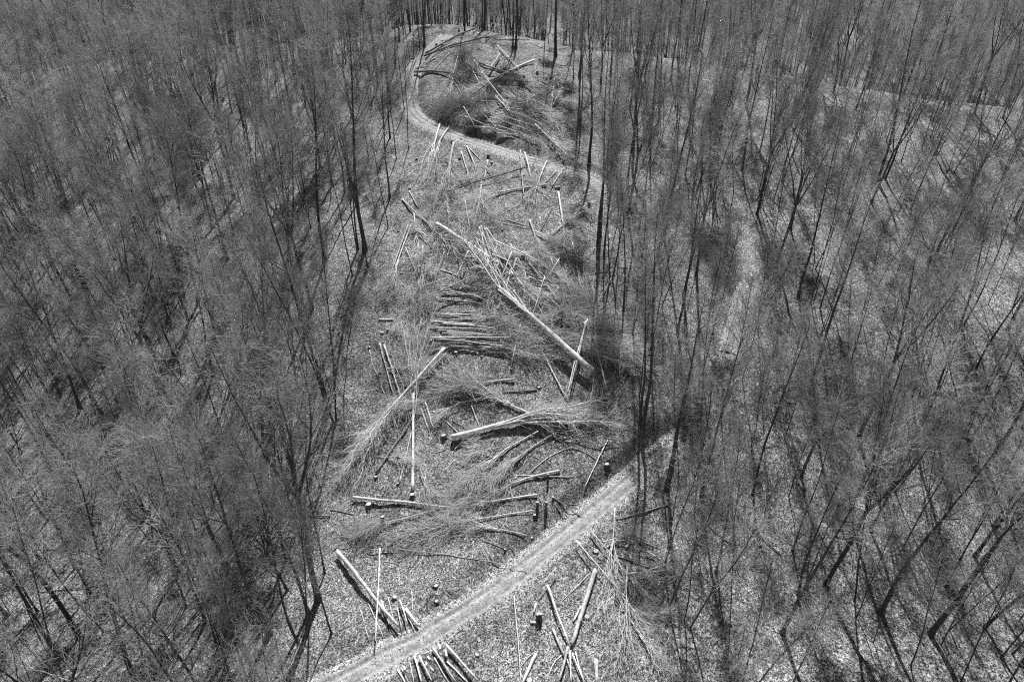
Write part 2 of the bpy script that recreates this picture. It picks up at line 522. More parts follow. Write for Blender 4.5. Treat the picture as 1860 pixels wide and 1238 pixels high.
def felled(butt, fork, tip, wpx, fan, label, lift=0.1, limbs=7, dens=1.0, dark=False, group=None, mid=None, small=False, dim=False):
    rg = np.random.default_rng(int(butt[0] * 131 + butt[1] * 977 + tip[0] * 17) % 2**31)
    pts = [butt] + ([mid] if mid else []) + [fork]
    W, dep = on_ground(pts)
    Tp, dt = ground_at(*tip)
    r0 = .44 * wpx * dep[0] / FPX
    wid = fan * dt / FPX
    o0 = W[0].copy()
    root = bpy.data.objects.new("felled_tree", None)
    sc.collection.objects.link(root)
    root.location = o0; root.empty_display_size = .5
    tag(root, label, "felled tree", group)
    L = np.linalg.norm(W[-1] - W[0])
    n = int(np.clip(L * 1.5, 5, 22))
    Q = lay(smooth_line(W, 4) if len(W) > 2 else W, r0, lift, n)
    F = Q[-1]
    rr = r0 * (1 - .38 * np.linspace(0, 1, n)) * (1 + .04 * rg.normal(size=n))
    gt = Geo()
    info = gt.tubes(Q - o0, rr, 9 if wpx > 3.5 else 7, 0)
    gt.caps(info, 1)
    # limbs lying along the ground from the fork towards the tip
    ax = Tp - F; Lc = np.linalg.norm(ax); ax = ax / (Lc + 1e-6)
    td = Q[-1] - Q[-2]; td /= np.linalg.norm(td) + 1e-6
    side = np.array([-ax[1], ax[0], 0]); side /= np.linalg.norm(side) + 1e-6
    K = 9
    t = np.linspace(0, 1, K)
    limb, lr = [], []
    for i in range(limbs):
        off = (-1 + 2 * (i + .5) / limbs + .25 * rg.normal()) * wid * (.25 + .75 * rg.random())
        reach = Lc * (.6 + .45 * rg.random())
        up = (.1 + .5 * abs(rg.normal())) * min(1.6, .25 + wid * .5)
        start = rg.random() ** 2 * .35
        s0 = Q[int((1 - start) * (n - 1))]
        e = F + ax * reach + side * off
        p = s0[None] * (1 - t[:, None]) + e[None] * t[:, None]
        p += td * (np.sin(t * math.pi) * .12 * reach)[:, None] * (1 if start < .05 else .5)
        p[:, 2] += up * np.sin(t * math.pi * .8)
        wob = np.cumsum(rg.normal(size=(K, 3)), 0) * .05 * reach / K ** .5
        wob -= wob[0]
        limb.append(p + wob)
        rl = max(rr[-1] * (.42 + .3 * rg.random()), .03) * (.55 if limbs > 14 else 1)
        lr.append(rl * (1 - .75 * t))
    P = np.array(limb); Rl = np.array(lr)
    pull = ax
    sc_l = min(1.0, Lc / 9)
    P2, R2 = sprout(P, Rl, 7, .2, .95, (20, 60), (1.4 * sc_l, 4.2 * sc_l, .35), 6, pull, .10, rg, .3, .62, .17, .015)
    P3, R3 = sprout(np.concatenate([P]), Rl, int(9 * dens), .35, 1, (16, 60), (.6, 2.4), 4, pull, .10, rg, .4, .4, .2, .011)
    P4, R4 = sprout(P2, R2, max(2, int(5.5 * dens)), .15, 1, (18, 62), (.5, 1.8), 4, pull, .09, rg, .4, .55, .2, .010)
    for A in (P, P2, P3, P4):
        gz = height(A[..., 0], A[..., 1])
        h = A[..., 2] - gz
        A[..., 2] = gz + np.maximum(.04, np.where(h > 0, h * .8, -h * .35))
    gt.tubes(P[:, ] - o0, Rl, 6, 0)
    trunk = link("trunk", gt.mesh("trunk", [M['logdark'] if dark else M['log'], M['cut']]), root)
    gc = Geo()
    gc.tubes(P2 - o0, R2, 4, 0)
    gc.tubes(P3 - o0, R3, 3, 0)
    gc.tubes(P4 - o0, R4, 3, 0)
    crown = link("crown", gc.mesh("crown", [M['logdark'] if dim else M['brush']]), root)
    return root

def stump(px, wpx, hpx, label, ring=False, dark=True):
    p, d = ground_at(*px)
    r = (.42 if hpx < 14 else .5) * wpx * d / FPX
    h = (.75 if hpx < 14 else 1.) * hpx * d / FPX / .8
    rg = np.random.default_rng(int(px[0] * 31 + px[1]))
    gg = Geo()
    zz = np.array([-.25, .0, .12 * h, .45 * h, h])
    rad = r * np.array([1.5, 1.35, 1.12, 1.0, .97])
    P = np.column_stack([np.cumsum(rg.normal(size=5)) * .03 * r, np.cumsum(rg.normal(size=5)) * .03 * r, zz])
    sides = 11
    info = gg.tubes(P, rad, sides, 0)
    V = gg.v[-1].reshape(5, sides, 3)
    lob = 1 + .12 * np.sin(np.arange(sides) * 2.3 + rg.random() * 6)
    V[:3, :, :2] *= np.array([lob ** 2, lob ** 1.5, lob])[:, :, None]
    V[4, :, 2] += (V[4, :, 0] * rg.normal() * .18 + V[4, :, 1] * -.12)
    gg.v[-1] = V.reshape(-1, 3)
    gg.ng.append(list(range(4 * sides, 5 * sides))); gg.ngm.append(1)
    # root flares
    k = int(rg.integers(3, 5))
    a = rg.random(k) * 6.28
    for q in a:
        dr = np.array([math.cos(q), math.sin(q), 0])
        PP = np.array([dr * r * .7 + [0, 0, .22 * h + .05], dr * r * 1.4 + [0, 0, .02], dr * r * 2.2 + [0, 0, -.15]])
        gg.tubes(PP, [r * .45, r * .35, r * .12], 6, 0)
    o = link("stump", gg.mesh("stump", [M['stump'] if dark else M['logdark'], M['cut']]), None, p)
    return tag(o, label, "stump")

# px of the photograph (1860 wide): every stem is laid where its sight line meets the ground
PB = "poles of the parallel mat"
# --- felled trees: butt, fork, tip, butt px, fan px, label, options
FT = [
 # hilltop above the upper track
 ((774,105),(863,61),(902,46),4.2,10,"long dark felled tree across the hilltop, crown by the far crest",dict(dark=True,limbs=4,dens=.5)),
 ((770,112),(888,76),(912,60),4.2,9,"second dark felled tree under the longest hilltop one, nearly parallel",dict(dark=True,limbs=4,dens=.5)),
 ((753,135),(819,139),(862,152),5,9,"dark felled tree with its butt at the upper track bend",dict(dark=True,limbs=5,dens=.7)),
 ((870,116),(953,152),(990,182),4.5,10,"dark felled tree running down through the middle of the hilltop heap",dict(dark=True,limbs=5,dens=.7)),
 ((970,115),(905,145),(835,178),5,10,"thick felled tree with sunlit butt on the open hilltop leaves",dict(limbs=5,dens=.8)),
 ((1007,146),(1001,204),(992,245),3.6,12,"pale forked felled tree pointing down the heap like a letter Y",dict(limbs=3,dens=.4)),
 ((1031,151),(1003,164),(972,176),3,8,"dark short felled tree behind the pale Y-shaped one",dict(dark=True,limbs=4,dens=.7)),
 ((1019,222),(955,196),(905,168),3,14,"pale felled tree crossing under the Y-shaped one",dict(limbs=5,dens=.7)),
 ((824,132),(821,150),(812,228),3.2,48,"felled crown fanned out wide above the upper track bend",dict(dim=True,limbs=9,dens=1.2)),
 ((900,145),(880,165),(845,230),3,45,"grey felled crown lying over the dark bank of the upper track",dict(dim=True,limbs=8,dens=1.3)),
 ((895,150),(842,112),(845,88),3,45,"dense twiggy felled crown at the centre of the hilltop",dict(limbs=8,dens=1.3)),
 ((905,160),(950,190),(1045,262),3,34,"felled crown spread towards the lower right of the dark heap",dict(limbs=8,dens=1.2)),
 ((900,178),(925,205),(985,262),3,36,"tangled felled crown in the middle of the dark heap",dict(dim=True,limbs=8,dens=1.2)),
 ((985,172),(1004,182),(1066,196),2.6,14,"felled crown with dark twigs ending beside the right-hand trunks",dict(dark=True,limbs=6)),
 ((900,238),(945,249),(992,268),3.4,14,"pale felled tree along the foot of the dark heap by the track",dict(limbs=5,dens=.8)),
 ((945,205),(975,230),(1040,300),2.8,26,"felled crown whose limbs reach down onto the upper track",dict(limbs=8,dens=1.0)),
 ((835,100),(842,112),(850,150),2.8,42,"dim twiggy felled crown on the hilltop's left, under the long dark trees",dict(dim=True,dark=True,limbs=9,dens=2.0)),
 ((870,185),(850,195),(800,205),2.8,44,"dim brushy felled crown at the left end of the dark heap",dict(dim=True,dark=True,limbs=10,dens=2.2)),
 ((910,195),(890,210),(858,240),2.8,44,"dim brushy felled crown over the bank, middle of the dark heap",dict(dim=True,dark=True,limbs=10,dens=2.2)),
 ((925,160),(940,178),(962,225),2.8,46,"dim brushy felled crown in the upper part of the dark heap",dict(dim=True,dark=True,limbs=10,dens=2.2)),
 ((990,205),(1010,215),(1048,245),2.8,40,"dim brushy felled crown at the heap's right end",dict(dim=True,dark=True,limbs=9,dens=2.2)),
 # below the upper track
 ((799,231),(788,272),(778,338),4,26,"felled tree hanging from the lower edge of the upper track, leftmost of the row",dict(limbs=8,dens=.6)),
 ((815,237),(795,268),(795,342),4,16,"knotty felled tree leaning against the leftmost one below the track",dict(limbs=6,dens=.6)),
 ((824,262),(815,312),(800,392),4.8,30,"pale forked felled tree with wavy limbs below the upper track",dict(limbs=8,dens=1.0)),
 ((838,277),(848,311),(862,352),2.6,8,"slim felled tree right of the pale forked one",dict(limbs=4,dens=.4)),
 ((848,267),(863,302),(868,345),3.2,8,"curved slim felled tree below the bend of the upper track",dict(limbs=4,dens=.4)),
 ((992,338),(905,354),(838,376),4,14,"long low felled tree lying sideways under the row of poles",dict(limbs=6,dens=1.0)),
 ((993,298),(975,342),(960,392),3.6,18,"felled tree with knotted crown under the lower end of the upper track",dict(limbs=7,dens=.8)),
 ((875,330),(872,362),(873,428),3,34,"bushy grey felled crown above the crossed pale poles",dict(limbs=9,dens=1.3)),
 ((815,345),(812,372),(812,432),3,36,"bushy grey felled crown left of the other grey crown",dict(limbs=9,dens=1.3)),
 ((730,363),(775,405),(830,462),3.2,14,"felled tree pointing in from the clearing's left edge above the pale pair",dict(limbs=6,dens=.9)),
 ((752,388),(757,437),(766,505),2.6,18,"thin wavy felled tree beside the pale pair",dict(limbs=6,dens=.9)),
 ((741,413),(713,495),(698,556),3.6,26,"left one of the pale pair of felled trees",dict(limbs=8,dens=1.0)),
 ((747,412),(717,495),(712,550),3.2,20,"right one of the pale pair of felled trees",dict(limbs=7,dens=.9)),
 ((1014,351),(1023,410),(1026,470),4.2,14,"straight pale felled tree near the clearing's right edge",dict(limbs=6,dens=.9)),
 ((962,402),(974,440),(1000,505),3.6,28,"felled tree with broad crown below the knotted one",dict(limbs=9,dens=1.2)),
 # the great heap
 ((868,425),(886,490),(920,610),3.4,34,"bright felled tree at the left of the central bundle",dict(limbs=9,dens=1.1)),
 ((875,426),(908,485),(1000,580),3.4,34,"bright felled tree running down right from the central bundle",dict(limbs=9,dens=1.2)),
 ((948,462),(994,526),(1060,590),4.2,32,"felled tree with swept crown right of the central bundle",dict(limbs=10,dens=1.4)),
 ((1000,470),(1010,500),(1072,575),3,34,"felled crown of fine swept twigs below the dark brush clump",dict(limbs=9,dens=1.5)),
 ((737,453),(763,515),(772,570),2.6,22,"slim felled tree under the thin wavy one",dict(limbs=7,dens=1.0)),
 ((768,448),(766,510),(770,575),2.8,20,"upright-looking slim felled tree left of the parallel poles",dict(limbs=7,dens=1.0)),
 ((1075,688),(905,538),(848,420),14,50,"great diagonal felled trunk with fresh cut butt in the middle of the clearing",dict(limbs=9,dens=1.0,lift=.7)),
 ((1101,715),(1078,621),(1055,465),3.4,16,"tall pale felled tree along the clearing's right edge",dict(limbs=8,dens=.8,lift=.5)),
 ((1126,688),(1121,622),(1110,572),2.6,7,"little Y-shaped pale felled tree at the clearing's right edge",dict(limbs=2,dens=.4)),
 ((930,572),(1000,578),(1118,592),3.4,30,"felled tree whose swept crown points right above the dark stems",dict(limbs=10,dens=1.5)),
 ((990,606),(1050,612),(1175,655),3.4,32,"felled tree whose fine crown reaches into the right-hand wood",dict(limbs=10,dens=1.5)),
 ((960,640),(1040,632),(1160,660),3,26,"low felled tree behind the great diagonal trunk's butt",dict(limbs=8,dens=1.2)),
 ((870,636),(1000,631),(1095,634),3.8,14,"straight dark-sided felled tree below the parallel mat",dict(limbs=6,dens=.9)),
 ((750,893),(751,712),(738,552),7,54,"felled tree with upright broom-shaped crown and long pale trunk",dict(limbs=16,dens=1.3,lift=.2)),
 ((808,642),(695,768),(625,880),6.5,44,"felled tree with its crown spread to the lower left",dict(limbs=10,dens=1.0,lift=.6)),
 ((811,650),(722,738),(645,860),3.2,30,"thinner felled tree lying along the one spread to the lower left",dict(limbs=8,dens=1.0,lift=.5)),
 ((698,628),(726,715),(745,775),4,10,"right one of two felled poles under the broom-shaped crown",dict(limbs=4,dens=.5)),
 ((971,756),(900,727),(778,668),4.6,32,"felled tree with wavy crown pointing up left to the broom-shaped one",dict(limbs=9,dens=.8)),
 ((935,692),(850,703),(775,722),4,18,"short felled tree with crown in the dark tangle",dict(limbs=6,dens=1.2)),
 # middle to lower clearing
 ((821,800),(925,772),(1140,757),11,46,"thick curved felled tree with crown fanned to the right",dict(mid=(872,786),limbs=13,dens=1.4,lift=.2)),
 ((978,787),(895,833),(808,912),3.6,30,"felled tree with bright lower-left crown beneath the thick curved one",dict(limbs=8,dens=1.0)),
 ((1002,793),(935,838),(838,918),3.6,30,"second felled tree alongside, nearest the thick curved one's crown",dict(limbs=8,dens=1.0)),
 ((1016,857),(925,884),(868,916),5.2,12,"smooth curved felled tree beside the thin dark post",dict(mid=(970,868),limbs=5,dens=.8)),
 ((976,901),(890,914),(772,942),3.6,26,"felled tree butted against the post stumps",dict(limbs=8,dens=1.1)),
 ((968,930),(850,948),(685,995),3,28,"felled tree from the rooted stump reaching far left",dict(limbs=8,dens=1.0)),
 ((957,977),(890,962),(790,945),2.8,24,"lower felled tree with arched stem above the track",dict(limbs=8,dens=1.0)),
 ((800,924),(720,948),(612,990),3,26,"felled crown trailing to the left under the pale straight log",dict(limbs=8,dens=1.0)),
 ((1116,930),(1112,1000),(1106,1135),2.8,22,"slim felled tree hanging down beyond the lower track",dict(limbs=6,dens=.6,lift=.5)),
 ((1073,970),(1135,1040),(1200,1112),3,10,"slim felled tree slanting right beyond the lower track",dict(limbs=4,dens=.5,lift=.4)),
 ((1046,990),(1140,1098),(1185,1162),3.2,10,"long slim felled tree crossing the grey forked one",dict(limbs=4,dens=.5,lift=.6)),
 ((1139,1030),(1136,1085),(1122,1245),5,22,"grey forked felled tree beside the right-hand wood, lower end",dict(limbs=6,dens=.5,lift=.2)),
 ((1140,1120),(1165,1160),(1225,1240),2.6,14,"thin felled top with fine twigs at the foot of the right-hand wood",dict(limbs=5,dens=.9)),
]
for f in FT:
    felled(*f[:6], **f[6])
# the parallel mat: long poles, butts to the left
rg = np.random.default_rng(11)
for y0, n, x0, x1, sl in ((517, 8, 785, 905, .13), (566, 7, 776, 920, .06), (590, 12, 778, 960, .05), (615, 8, 782, 1000, .03)):
    for k in range(n):
        yy = y0 + k * (26 / n) + rg.normal() * 2.5; sl_ = sl + rg.normal() * .05
        xa = x0 + rg.random() * 40; xb = x1 + rg.normal() * 28
        felled((xa, yy), (xa + (xb - xa) * .62, yy + (xb - xa) * .62 * sl_ + rg.normal() * 3), (xb + 25, yy + (xb - xa) * sl_ + rg.normal() * 6), 1.7 + rg.random() * 1.4, 9,
               "slim pole in the mat of parallel felled poles, butt to the left", lift=.05 + .7 * rg.random(), limbs=3, dens=.8, group=PB)
# broken tops tangled through the heaps
for n_, (xa, xb, ya, yb), lab, grp, kw in (
    (24, (770, 1075, 385, 625), "broken treetop tangled in the central heap", "broken tops of the central heap", dict(limbs=5, dens=.9)),
    (12, (810, 1030, 105, 215), "broken treetop tangled in the hilltop heap", "broken tops of the hilltop heap", dict(limbs=5, dens=1.2, dark=True, dim=True)),
    (6, (660, 800, 650, 860), "broken treetop lying around the broom-shaped crown", "broken tops around the broom-shaped crown", dict(limbs=5, dens=.9)),
    (6, (790, 1000, 690, 980), "broken treetop on the leaves between thick curved log and lower track", "broken tops in the lower clearing", dict(limbs=4, dens=.8)),
    (7, (760, 1040, 290, 380), "broken treetop among the row of poles below the upper track", "broken tops below the upper track", dict(limbs=4, dens=.8)),
    (6, (1060, 1190, 950, 1200), "broken treetop in the litter beyond the lower track", "broken tops beyond the lower track", dict(limbs=4, dens=.8))):
    for k in range(n_):
        x = xa + (xb - xa) * rg.random(); y = ya + (yb - ya) * rg.random()
        an = R(30 + rg.normal() * 40) + (math.pi if rg.random() < .3 else 0)
        ln = (22 + 26 * rg.random()) * (.5 + .75 * y / 900); c_, s_ = math.cos(an), math.sin(an) * .75
        felled((x, y), (x + c_ * ln * .6, y + s_ * ln * .6), (x + c_ * ln * 1.9, y + s_ * ln * 1.9), 1.7 + 1.5 * rg.random(), ln * .55, lab, group=grp, lift=.05 + .6 * rg.random(), **kw)
# thin poles thrown across the great heap
for k in range(34):
    xa = 850 + 190 * rg.random(); ya = 440 + 130 * rg.random()
    an = R(40 + rg.normal() * 28) if rg.random() < .75 else R(120 + rg.normal() * 15)
    ln = 40 + 70 * rg.random()
    log([(xa, ya), (xa + ln * math.cos(an), ya + ln * math.sin(an) * .8)], 1.6 + 1.6 * rg.random(), "thin pole thrown among the crossing stems of the central heap", lift=.2 + 1.1 * rg.random(), group="poles of the central heap", top=.5)
for k in range(22):
    xa = 800 + 210 * rg.random(); ya = 130 + 105 * rg.random()
    an = R(35 + rg.normal() * 25); ln = 25 + 45 * rg.random()
    log([(xa, ya), (xa + ln * math.cos(an), ya + ln * math.sin(an) * .7)], 1.3 + 1.2 * rg.random(), "thin pole thrown among the dark brush of the hilltop heap", lift=.3 + 1.0 * rg.random(), group="poles of the hilltop heap", top=.5)
# --- logs: points, butt px, label, options
LG = [
 ([(755,126),(791,106)],3,"short pale log beside the upper track bend",{}),
 ([(784,133),(816,98)],2,"thin pale log slanting up the hilltop from the track bend",{}),
 ([(824,134),(831,104)],2.6,"upright-looking grey log on the hilltop, left of the twiggy crown",{}),
 ([(800,76),(843,69)],2,"thin log beside the far end of the upper track",{}),
 ([(793,82),(815,80)],1.8,"pale short stick by the stump at the far track end",{}),
 ([(733,103),(741,99)],1.8,"upper short pale log stacked left of the track",{}),
 ([(735,107),(743,103)],1.8,"lower short pale log stacked left of the track",{}),
 ([(744,108),(754,107)],2,"dark short log at the foot of the left track-side trunk",dict(dark=True)),
 ([(754,78),(769,92)],1.6,"thin pale log leaning beside the track-side trunks",{}),
 ([(889,135),(908,107)],5,"thick bright log in the middle of the hilltop heap",dict(lift=.5)),
 ([(911,132),(920,116)],3,"short bright log right of the thick bright hilltop one",dict(lift=.4)),
 ([(862,121),(919,200)],3.2,"long straight bright pole down the hilltop heap",dict(lift=.9)),
 ([(904,88),(943,131)],2.2,"straight pale pole near the hilltop trunks",dict(lift=.3)),
 ([(998,143),(1019,135)],1.6,"small dark log on open leaves near the hilltop stump",dict(dark=True)),
 ([(1001,139),(1009,126)],1.4,"small dark stick above the small dark log",dict(dark=True)),
 ([(900,75),(962,75)],2,"dark log lying level along the hilltop crest",dict(dark=True)),
 ([(961,77),(986,88)],1.6,"thin pale pole by the hilltop crest log",{}),
 ([(1017,173),(1003,201)],2,"short pale pole beside the Y-shaped felled tree",dict(lift=.5)),
 ([(971,181),(941,205)],2,"thin pole slanting in the heap left of the Y-shaped tree",dict(lift=.7)),
 ([(867,218),(950,200)],2.8,"grey pole with sawn end lying across the dark heap",dict(lift=.3)),
 ([(880,214),(975,243)],2,"upper one of the long pale poles in the dark heap",dict(lift=.8)),
 ([(890,222),(966,247)],2,"middle one of the long pale poles in the dark heap",dict(lift=.6)),
 ([(905,236),(960,252)],2,"lower one of the long pale poles in the dark heap",dict(lift=.5)),
 ([(920,212),(990,240)],2,"topmost pale pole of the dark heap",dict(lift=1.0)),
 ([(847,236),(901,240)],4,"thick log at the foot of the dark heap above the track",dict(lift=.3)),
 ([(902,246),(936,250)],3,"shorter log beside the thick one above the track",dict(lift=.2)),
 ([(972,235),(1031,297)],2.8,"long pole pointing down to the upper track from the heap",dict(lift=.7)),
 ([(1000,264),(1019,285)],2,"first short pole over the upper track's dark bank",dict(lift=.5)),
 ([(1003,260),(1024,290)],2,"second short pole over the upper track's dark bank",dict(lift=.6)),
 ([(1008,230),(1024,264)],1.6,"thin bent pole on the right of the dark heap",dict(lift=.6)),
 ([(1040,236),(1061,264)],1.6,"thin pole under the trunks at the right of the heap",{}),
 ([(795,292),(816,275)],2,"dark log tucked behind the knotty felled tree",dict(dark=True)),
 ([(810,293),(848,343)],2.6,"dark-sided log crossing behind the pale forked tree",dict(dark=True)),
 ([(854,271),(875,293)],1.8,"thin stick beside the curved slim tree",{}),
 ([(886,293),(880,328)],3.6,"thick grey log below the stump at the track",{}),
 ([(897,298),(888,319)],1.8,"thin pole right of the thick grey log",{}),
 ([(957,314),(812,358)],3.4,"long dark log sloping across the row of poles",dict(dark=True,lift=.5)),
 ([(945,284),(951,366)],2.8,"straight pale pole, leftmost under the lower track end",dict(lift=.5)),
 ([(953,287),(967,342)],2.6,"straight pale pole leaning right beside the leftmost one",dict(lift=.5)),
 ([(973,292),(952,346)],3.4,"grey log crossing under the straight pale poles",dict(dark=True)),
 ([(1024,309),(1002,342)],2.8,"pale pole at the right end of the row below the track",{}),
 ([(1012,312),(974,350)],2.4,"thin pale pole next to the right end of the row",{}),
 ([(931,283),(948,291)],2.2,"short pale log on the upper track's lower edge",{}),
 ([(1028,313),(1050,314)],1.4,"tiny pale stick on the upper track's end",{}),
 ([(743,348),(760,379)],2.8,"short log under the stump at the clearing's left edge",{}),
 ([(794,418),(908,492)],7,"long smooth log above the crossed pale poles",dict(lift=.6,top=.85)),
 ([(830,420),(854,433)],2.8,"dark short log above the long smooth one",dict(dark=True)),
 ([(845,376),(855,434)],1.6,"thin pale pole lying in the grey crown",dict(lift=.8)),
 ([(871,425),(890,500)],2.4,"first pale pole of the central bundle",dict(lift=.8)),
 ([(874,426),(906,522)],2.6,"second pale pole of the central bundle",dict(lift=1.0)),
 ([(880,428),(915,505)],2.4,"third pale pole of the central bundle",dict(lift=.9)),
 ([(884,430),(940,520)],2.6,"fourth pale pole of the central bundle",dict(lift=1.0)),
 ([(1062,378),(998,430)],3,"upper dark-sided pole in the crossing near the right edge",dict(lift=.2)),
 ([(1067,384),(995,434)],2.6,"lower dark-sided pole in the crossing near the right edge",dict(lift=.4)),
 ([(920,399),(965,413)],2,"thin pole lying level left of the broad crown",{}),
 ([(903,403),(962,415)],1.6,"thinner pole under the level one left of the broad crown",{}),
 ([(1002,379),(982,421)],2,"dark thin log between broad crown and straight pale tree",dict(dark=True)),
 ([(921,385),(942,373)],1.6,"small stick beside the long low felled tree",{}),
 ([(808,462),(797,490),(788,523)],2.2,"bent pale pole above the parallel mat",dict(lift=.4)),
 ([(800,491),(832,501)],3.2,"short thick log at the top of the parallel mat",{}),
 ([(880,494),(760,537)],3.2,"upper long pole crossing the parallel mat",dict(lift=1.0)),
 ([(880,508),(757,563)],3.4,"lower long pole crossing the parallel mat",dict(lift=1.1)),
 ([(841,457),(874,497)],2.2,"left of two thin poles under the long smooth log",{}),
 ([(847,460),(880,500)],2,"right of two thin poles under the long smooth log",{}),
 ([(900,456),(980,496)],2.8,"thin straight pole lying over the central heap",dict(lift=1.2)),
 ([(951,464),(980,496)],2.8,"short pole beside the swept-crown tree",dict(lift=.5)),
 ([(938,478),(930,502)],5,"short thick bright log in the central heap",dict(lift=.5)),
 ([(926,506),(919,537)],3,"pale pole below the short thick bright log",dict(lift=.7)),
 ([(928,506),(954,537)],4,"thick pale pole in the heart of the central heap",dict(lift=.8)),
 ([(905,545),(960,590)],3.5,"pale pole above the great diagonal trunk",dict(lift=1.2)),
 ([(1080,450),(1066,468)],1.8,"thin pole at the foot of the right-edge trunks",{}),
 ([(1110,510),(1093,543)],2,"pale stick at the foot of the twin right-edge trunks",dict(lift=.3)),
 ([(688,581),(716,581)],4,"short log with dark underside left of the broom-shaped crown",{}),
 ([(690,624),(716,720)],3.6,"left one of two felled poles under the broom-shaped crown",{}),
 ([(671,636),(678,665),(688,686)],1.6,"thin bent stick at the clearing's left edge",{}),
 ([(1000,620),(1055,622)],3,"level log behind the great diagonal trunk",dict(lift=.3)),
 ([(945,595),(929,666)],3.2,"thin pale pole standing away from the great diagonal trunk's left",dict(lift=.4)),
 ([(970,612),(1000,670),(1031,728)],3.2,"long pole passing under the great diagonal trunk",dict(lift=.1)),
 ([(1066,595),(1046,665),(1030,730)],3.4,"left pole of the pair crossing the great trunk's butt",dict(lift=1.0)),
 ([(1062,600),(1050,660),(1034,722)],2.8,"right pole of the pair crossing the great trunk's butt",dict(lift=1.1)),
 ([(1076,633),(1076,682)],1.8,"thin straight pole right of the great trunk's butt",{}),
 ([(976,709),(885,716)],3.8,"dark-sided pole lying level beside the white woodchip spot",dict(dark=True)),
 ([(1039,814),(1005,825),(958,862)],2,"crooked dead branch under the fanned crown",{}),
 ([(940,864),(1042,866)],2.6,"thin level pole behind the smooth curved tree",{}),
 ([(1104,800),(1060,891)],2.6,"lone straight pole between fanned crown and lower track",{}),
 ([(1002,788),(1031,812)],2,"thin stick under the fanned crown",{}),
 ([(1039,814),(1062,822),(1088,840)],2.4,"dark branch pointing to the torn bank",dict(dark=True)),
 ([(857,738),(872,779)],3.4,"short pole above the thick curved tree",{}),
 ([(683,860),(750,760)],5.4,"thick dark-sided pole pointing down left below the broom",dict(dark=True)),
 ([(726,878),(750,775)],2.8,"slim pole just left of the long pale trunk",{}),
 ([(706,870),(714,830)],1.8,"thin pole between the two poles pointing down left",{}),
 ([(773,732),(787,781)],3.6,"thickest of the three short poles below the dark tangle",{}),
 ([(764,742),(779,783)],3,"left of the three short poles below the dark tangle",{}),
 ([(768,735),(783,782)],2.4,"middle of the three short poles below the dark tangle",dict(dark=True)),
 ([(789,726),(796,748)],2.6,"tiny pole right of the three short ones",{}),
 ([(787,747),(838,791)],2.4,"thin pole pointing to the thick curved tree's butt",{}),
 ([(822,764),(855,783)],2.4,"dark rotten branch above the thick curved tree",dict(dark=True)),
 ([(806,857),(825,835)],2,"pale short stick on open ground above the pale straight log",{}),
 ([(642,908),(812,926)],6.4,"pale straight log left of the lower felled crowns",dict(lift=.15,top=.5)),
 ([(670,949),(698,953)],3.2,"short bright log beside the tall post stump",{}),
 ([(673,960),(713,987)],1.8,"thin dark stick below the short bright log",dict(dark=True)),
 ([(673,1003),(720,1001),(790,1006),(900,1023),(958,1037)],2,"long thin curved stem lying above the bright ring stumps",{}),
 ([(600,926),(644,935)],2.6,"dark rotten log at the wood's edge left of the pale straight log",dict(dark=True)),
 ([(1005,905),(1055,939)],3,"dark pole slanting from the post stumps to the track",dict(dark=True)),
 ([(1007,915),(1030,946)],2.4,"short dark pole below the slanting one",dict(dark=True)),
 ([(1027,932),(1041,952)],2.6,"shortest dark pole at the lower track's upper edge",dict(dark=True)),
 ([(926,992),(947,1017)],2,"small dark stick above the lower track",dict(dark=True)),
 ([(876,981),(917,998)],2.2,"thin dark branch under the arched tree",dict(dark=True)),
 ([(1222,914),(1120,944)],3.6,"dark log reaching out of the right-hand wood towards the track",dict(dark=True)),
 ([(1056,987),(1110,1022)],2,"thin pole over the large bright stump",dict(lift=.4)),
 ([(1060,998),(1072,1016),(1086,1022)],2,"bent short stick left of the large bright stump",{}),
 ([(1081,986),(1094,1004)],2,"short stick right of the large bright stump",{}),
 ([(1240,1042),(1118,1010)],3.8,"long dark log lying into the right-hand wood, lower one",dict(dark=True)),
 ([(1145,975),(1196,996)],2,"thin arched branch above the long dark log",dict(dark=True)),
 ([(614,1009),(725,1145)],9,"big pale log with split end at the lower left of the clearing",dict(lift=.5,top=.6)),
 ([(692,1008),(690,1095),(684,1175)],3.6,"slim pole crossing over the big pale log",dict(lift=.9)),
 ([(655,1108),(671,1166)],2.4,"thin pole left of the big pale log",{}),
 ([(668,1093),(697,1161)],2.4,"thin pole under the big pale log",{}),
 ([(693,1095),(708,1139)],3.4,"short pole right of the big pale log",dict(lift=.4)),
 ([(700,1122),(719,1158)],5,"dark log end beneath the big pale log",dict(dark=True)),
 ([(738,1111),(760,1142)],7,"thick log end by the track in the roadside pile",dict(lift=.3)),
 ([(727,1096),(741,1139)],3.4,"bent pale pole of the roadside pile",dict(lift=.5)),
 ([(731,1103),(753,1148)],2.6,"thin pole beside the thick roadside log end",dict(lift=.2)),
 ([(722,1105),(730,1146)],2,"thin pole on the left of the roadside pile",dict(lift=.2)),
 ([(748,1073),(750,1120)],1.8,"thin straight pole standing out of the roadside pile",{}),
 ([(705,1085),(716,1130)],1.8,"thinnest pole between big pale log and roadside pile",{}),
 ([(786,1180),(828,1242)],5.4,"long sunlit log below the track, third from the right of its stack",dict(lift=.2)),
 ([(810,1177),(868,1242)],5.8,"rightmost sunlit log of the stack below the track",dict(lift=.3)),
 ([(811,1201),(852,1242)],3.8,"thinner log just left of the stack's rightmost one",{}),
 ([(789,1195),(815,1240)],3.4,"thin log in the middle of the stack below the track",{}),
 ([(753,1194),(766,1242)],4.4,"left straight log of the stack below the track",dict(lift=.2)),
 ([(762,1196),(785,1242)],4.6,"log next to the left straight one in the stack",dict(lift=.3)),
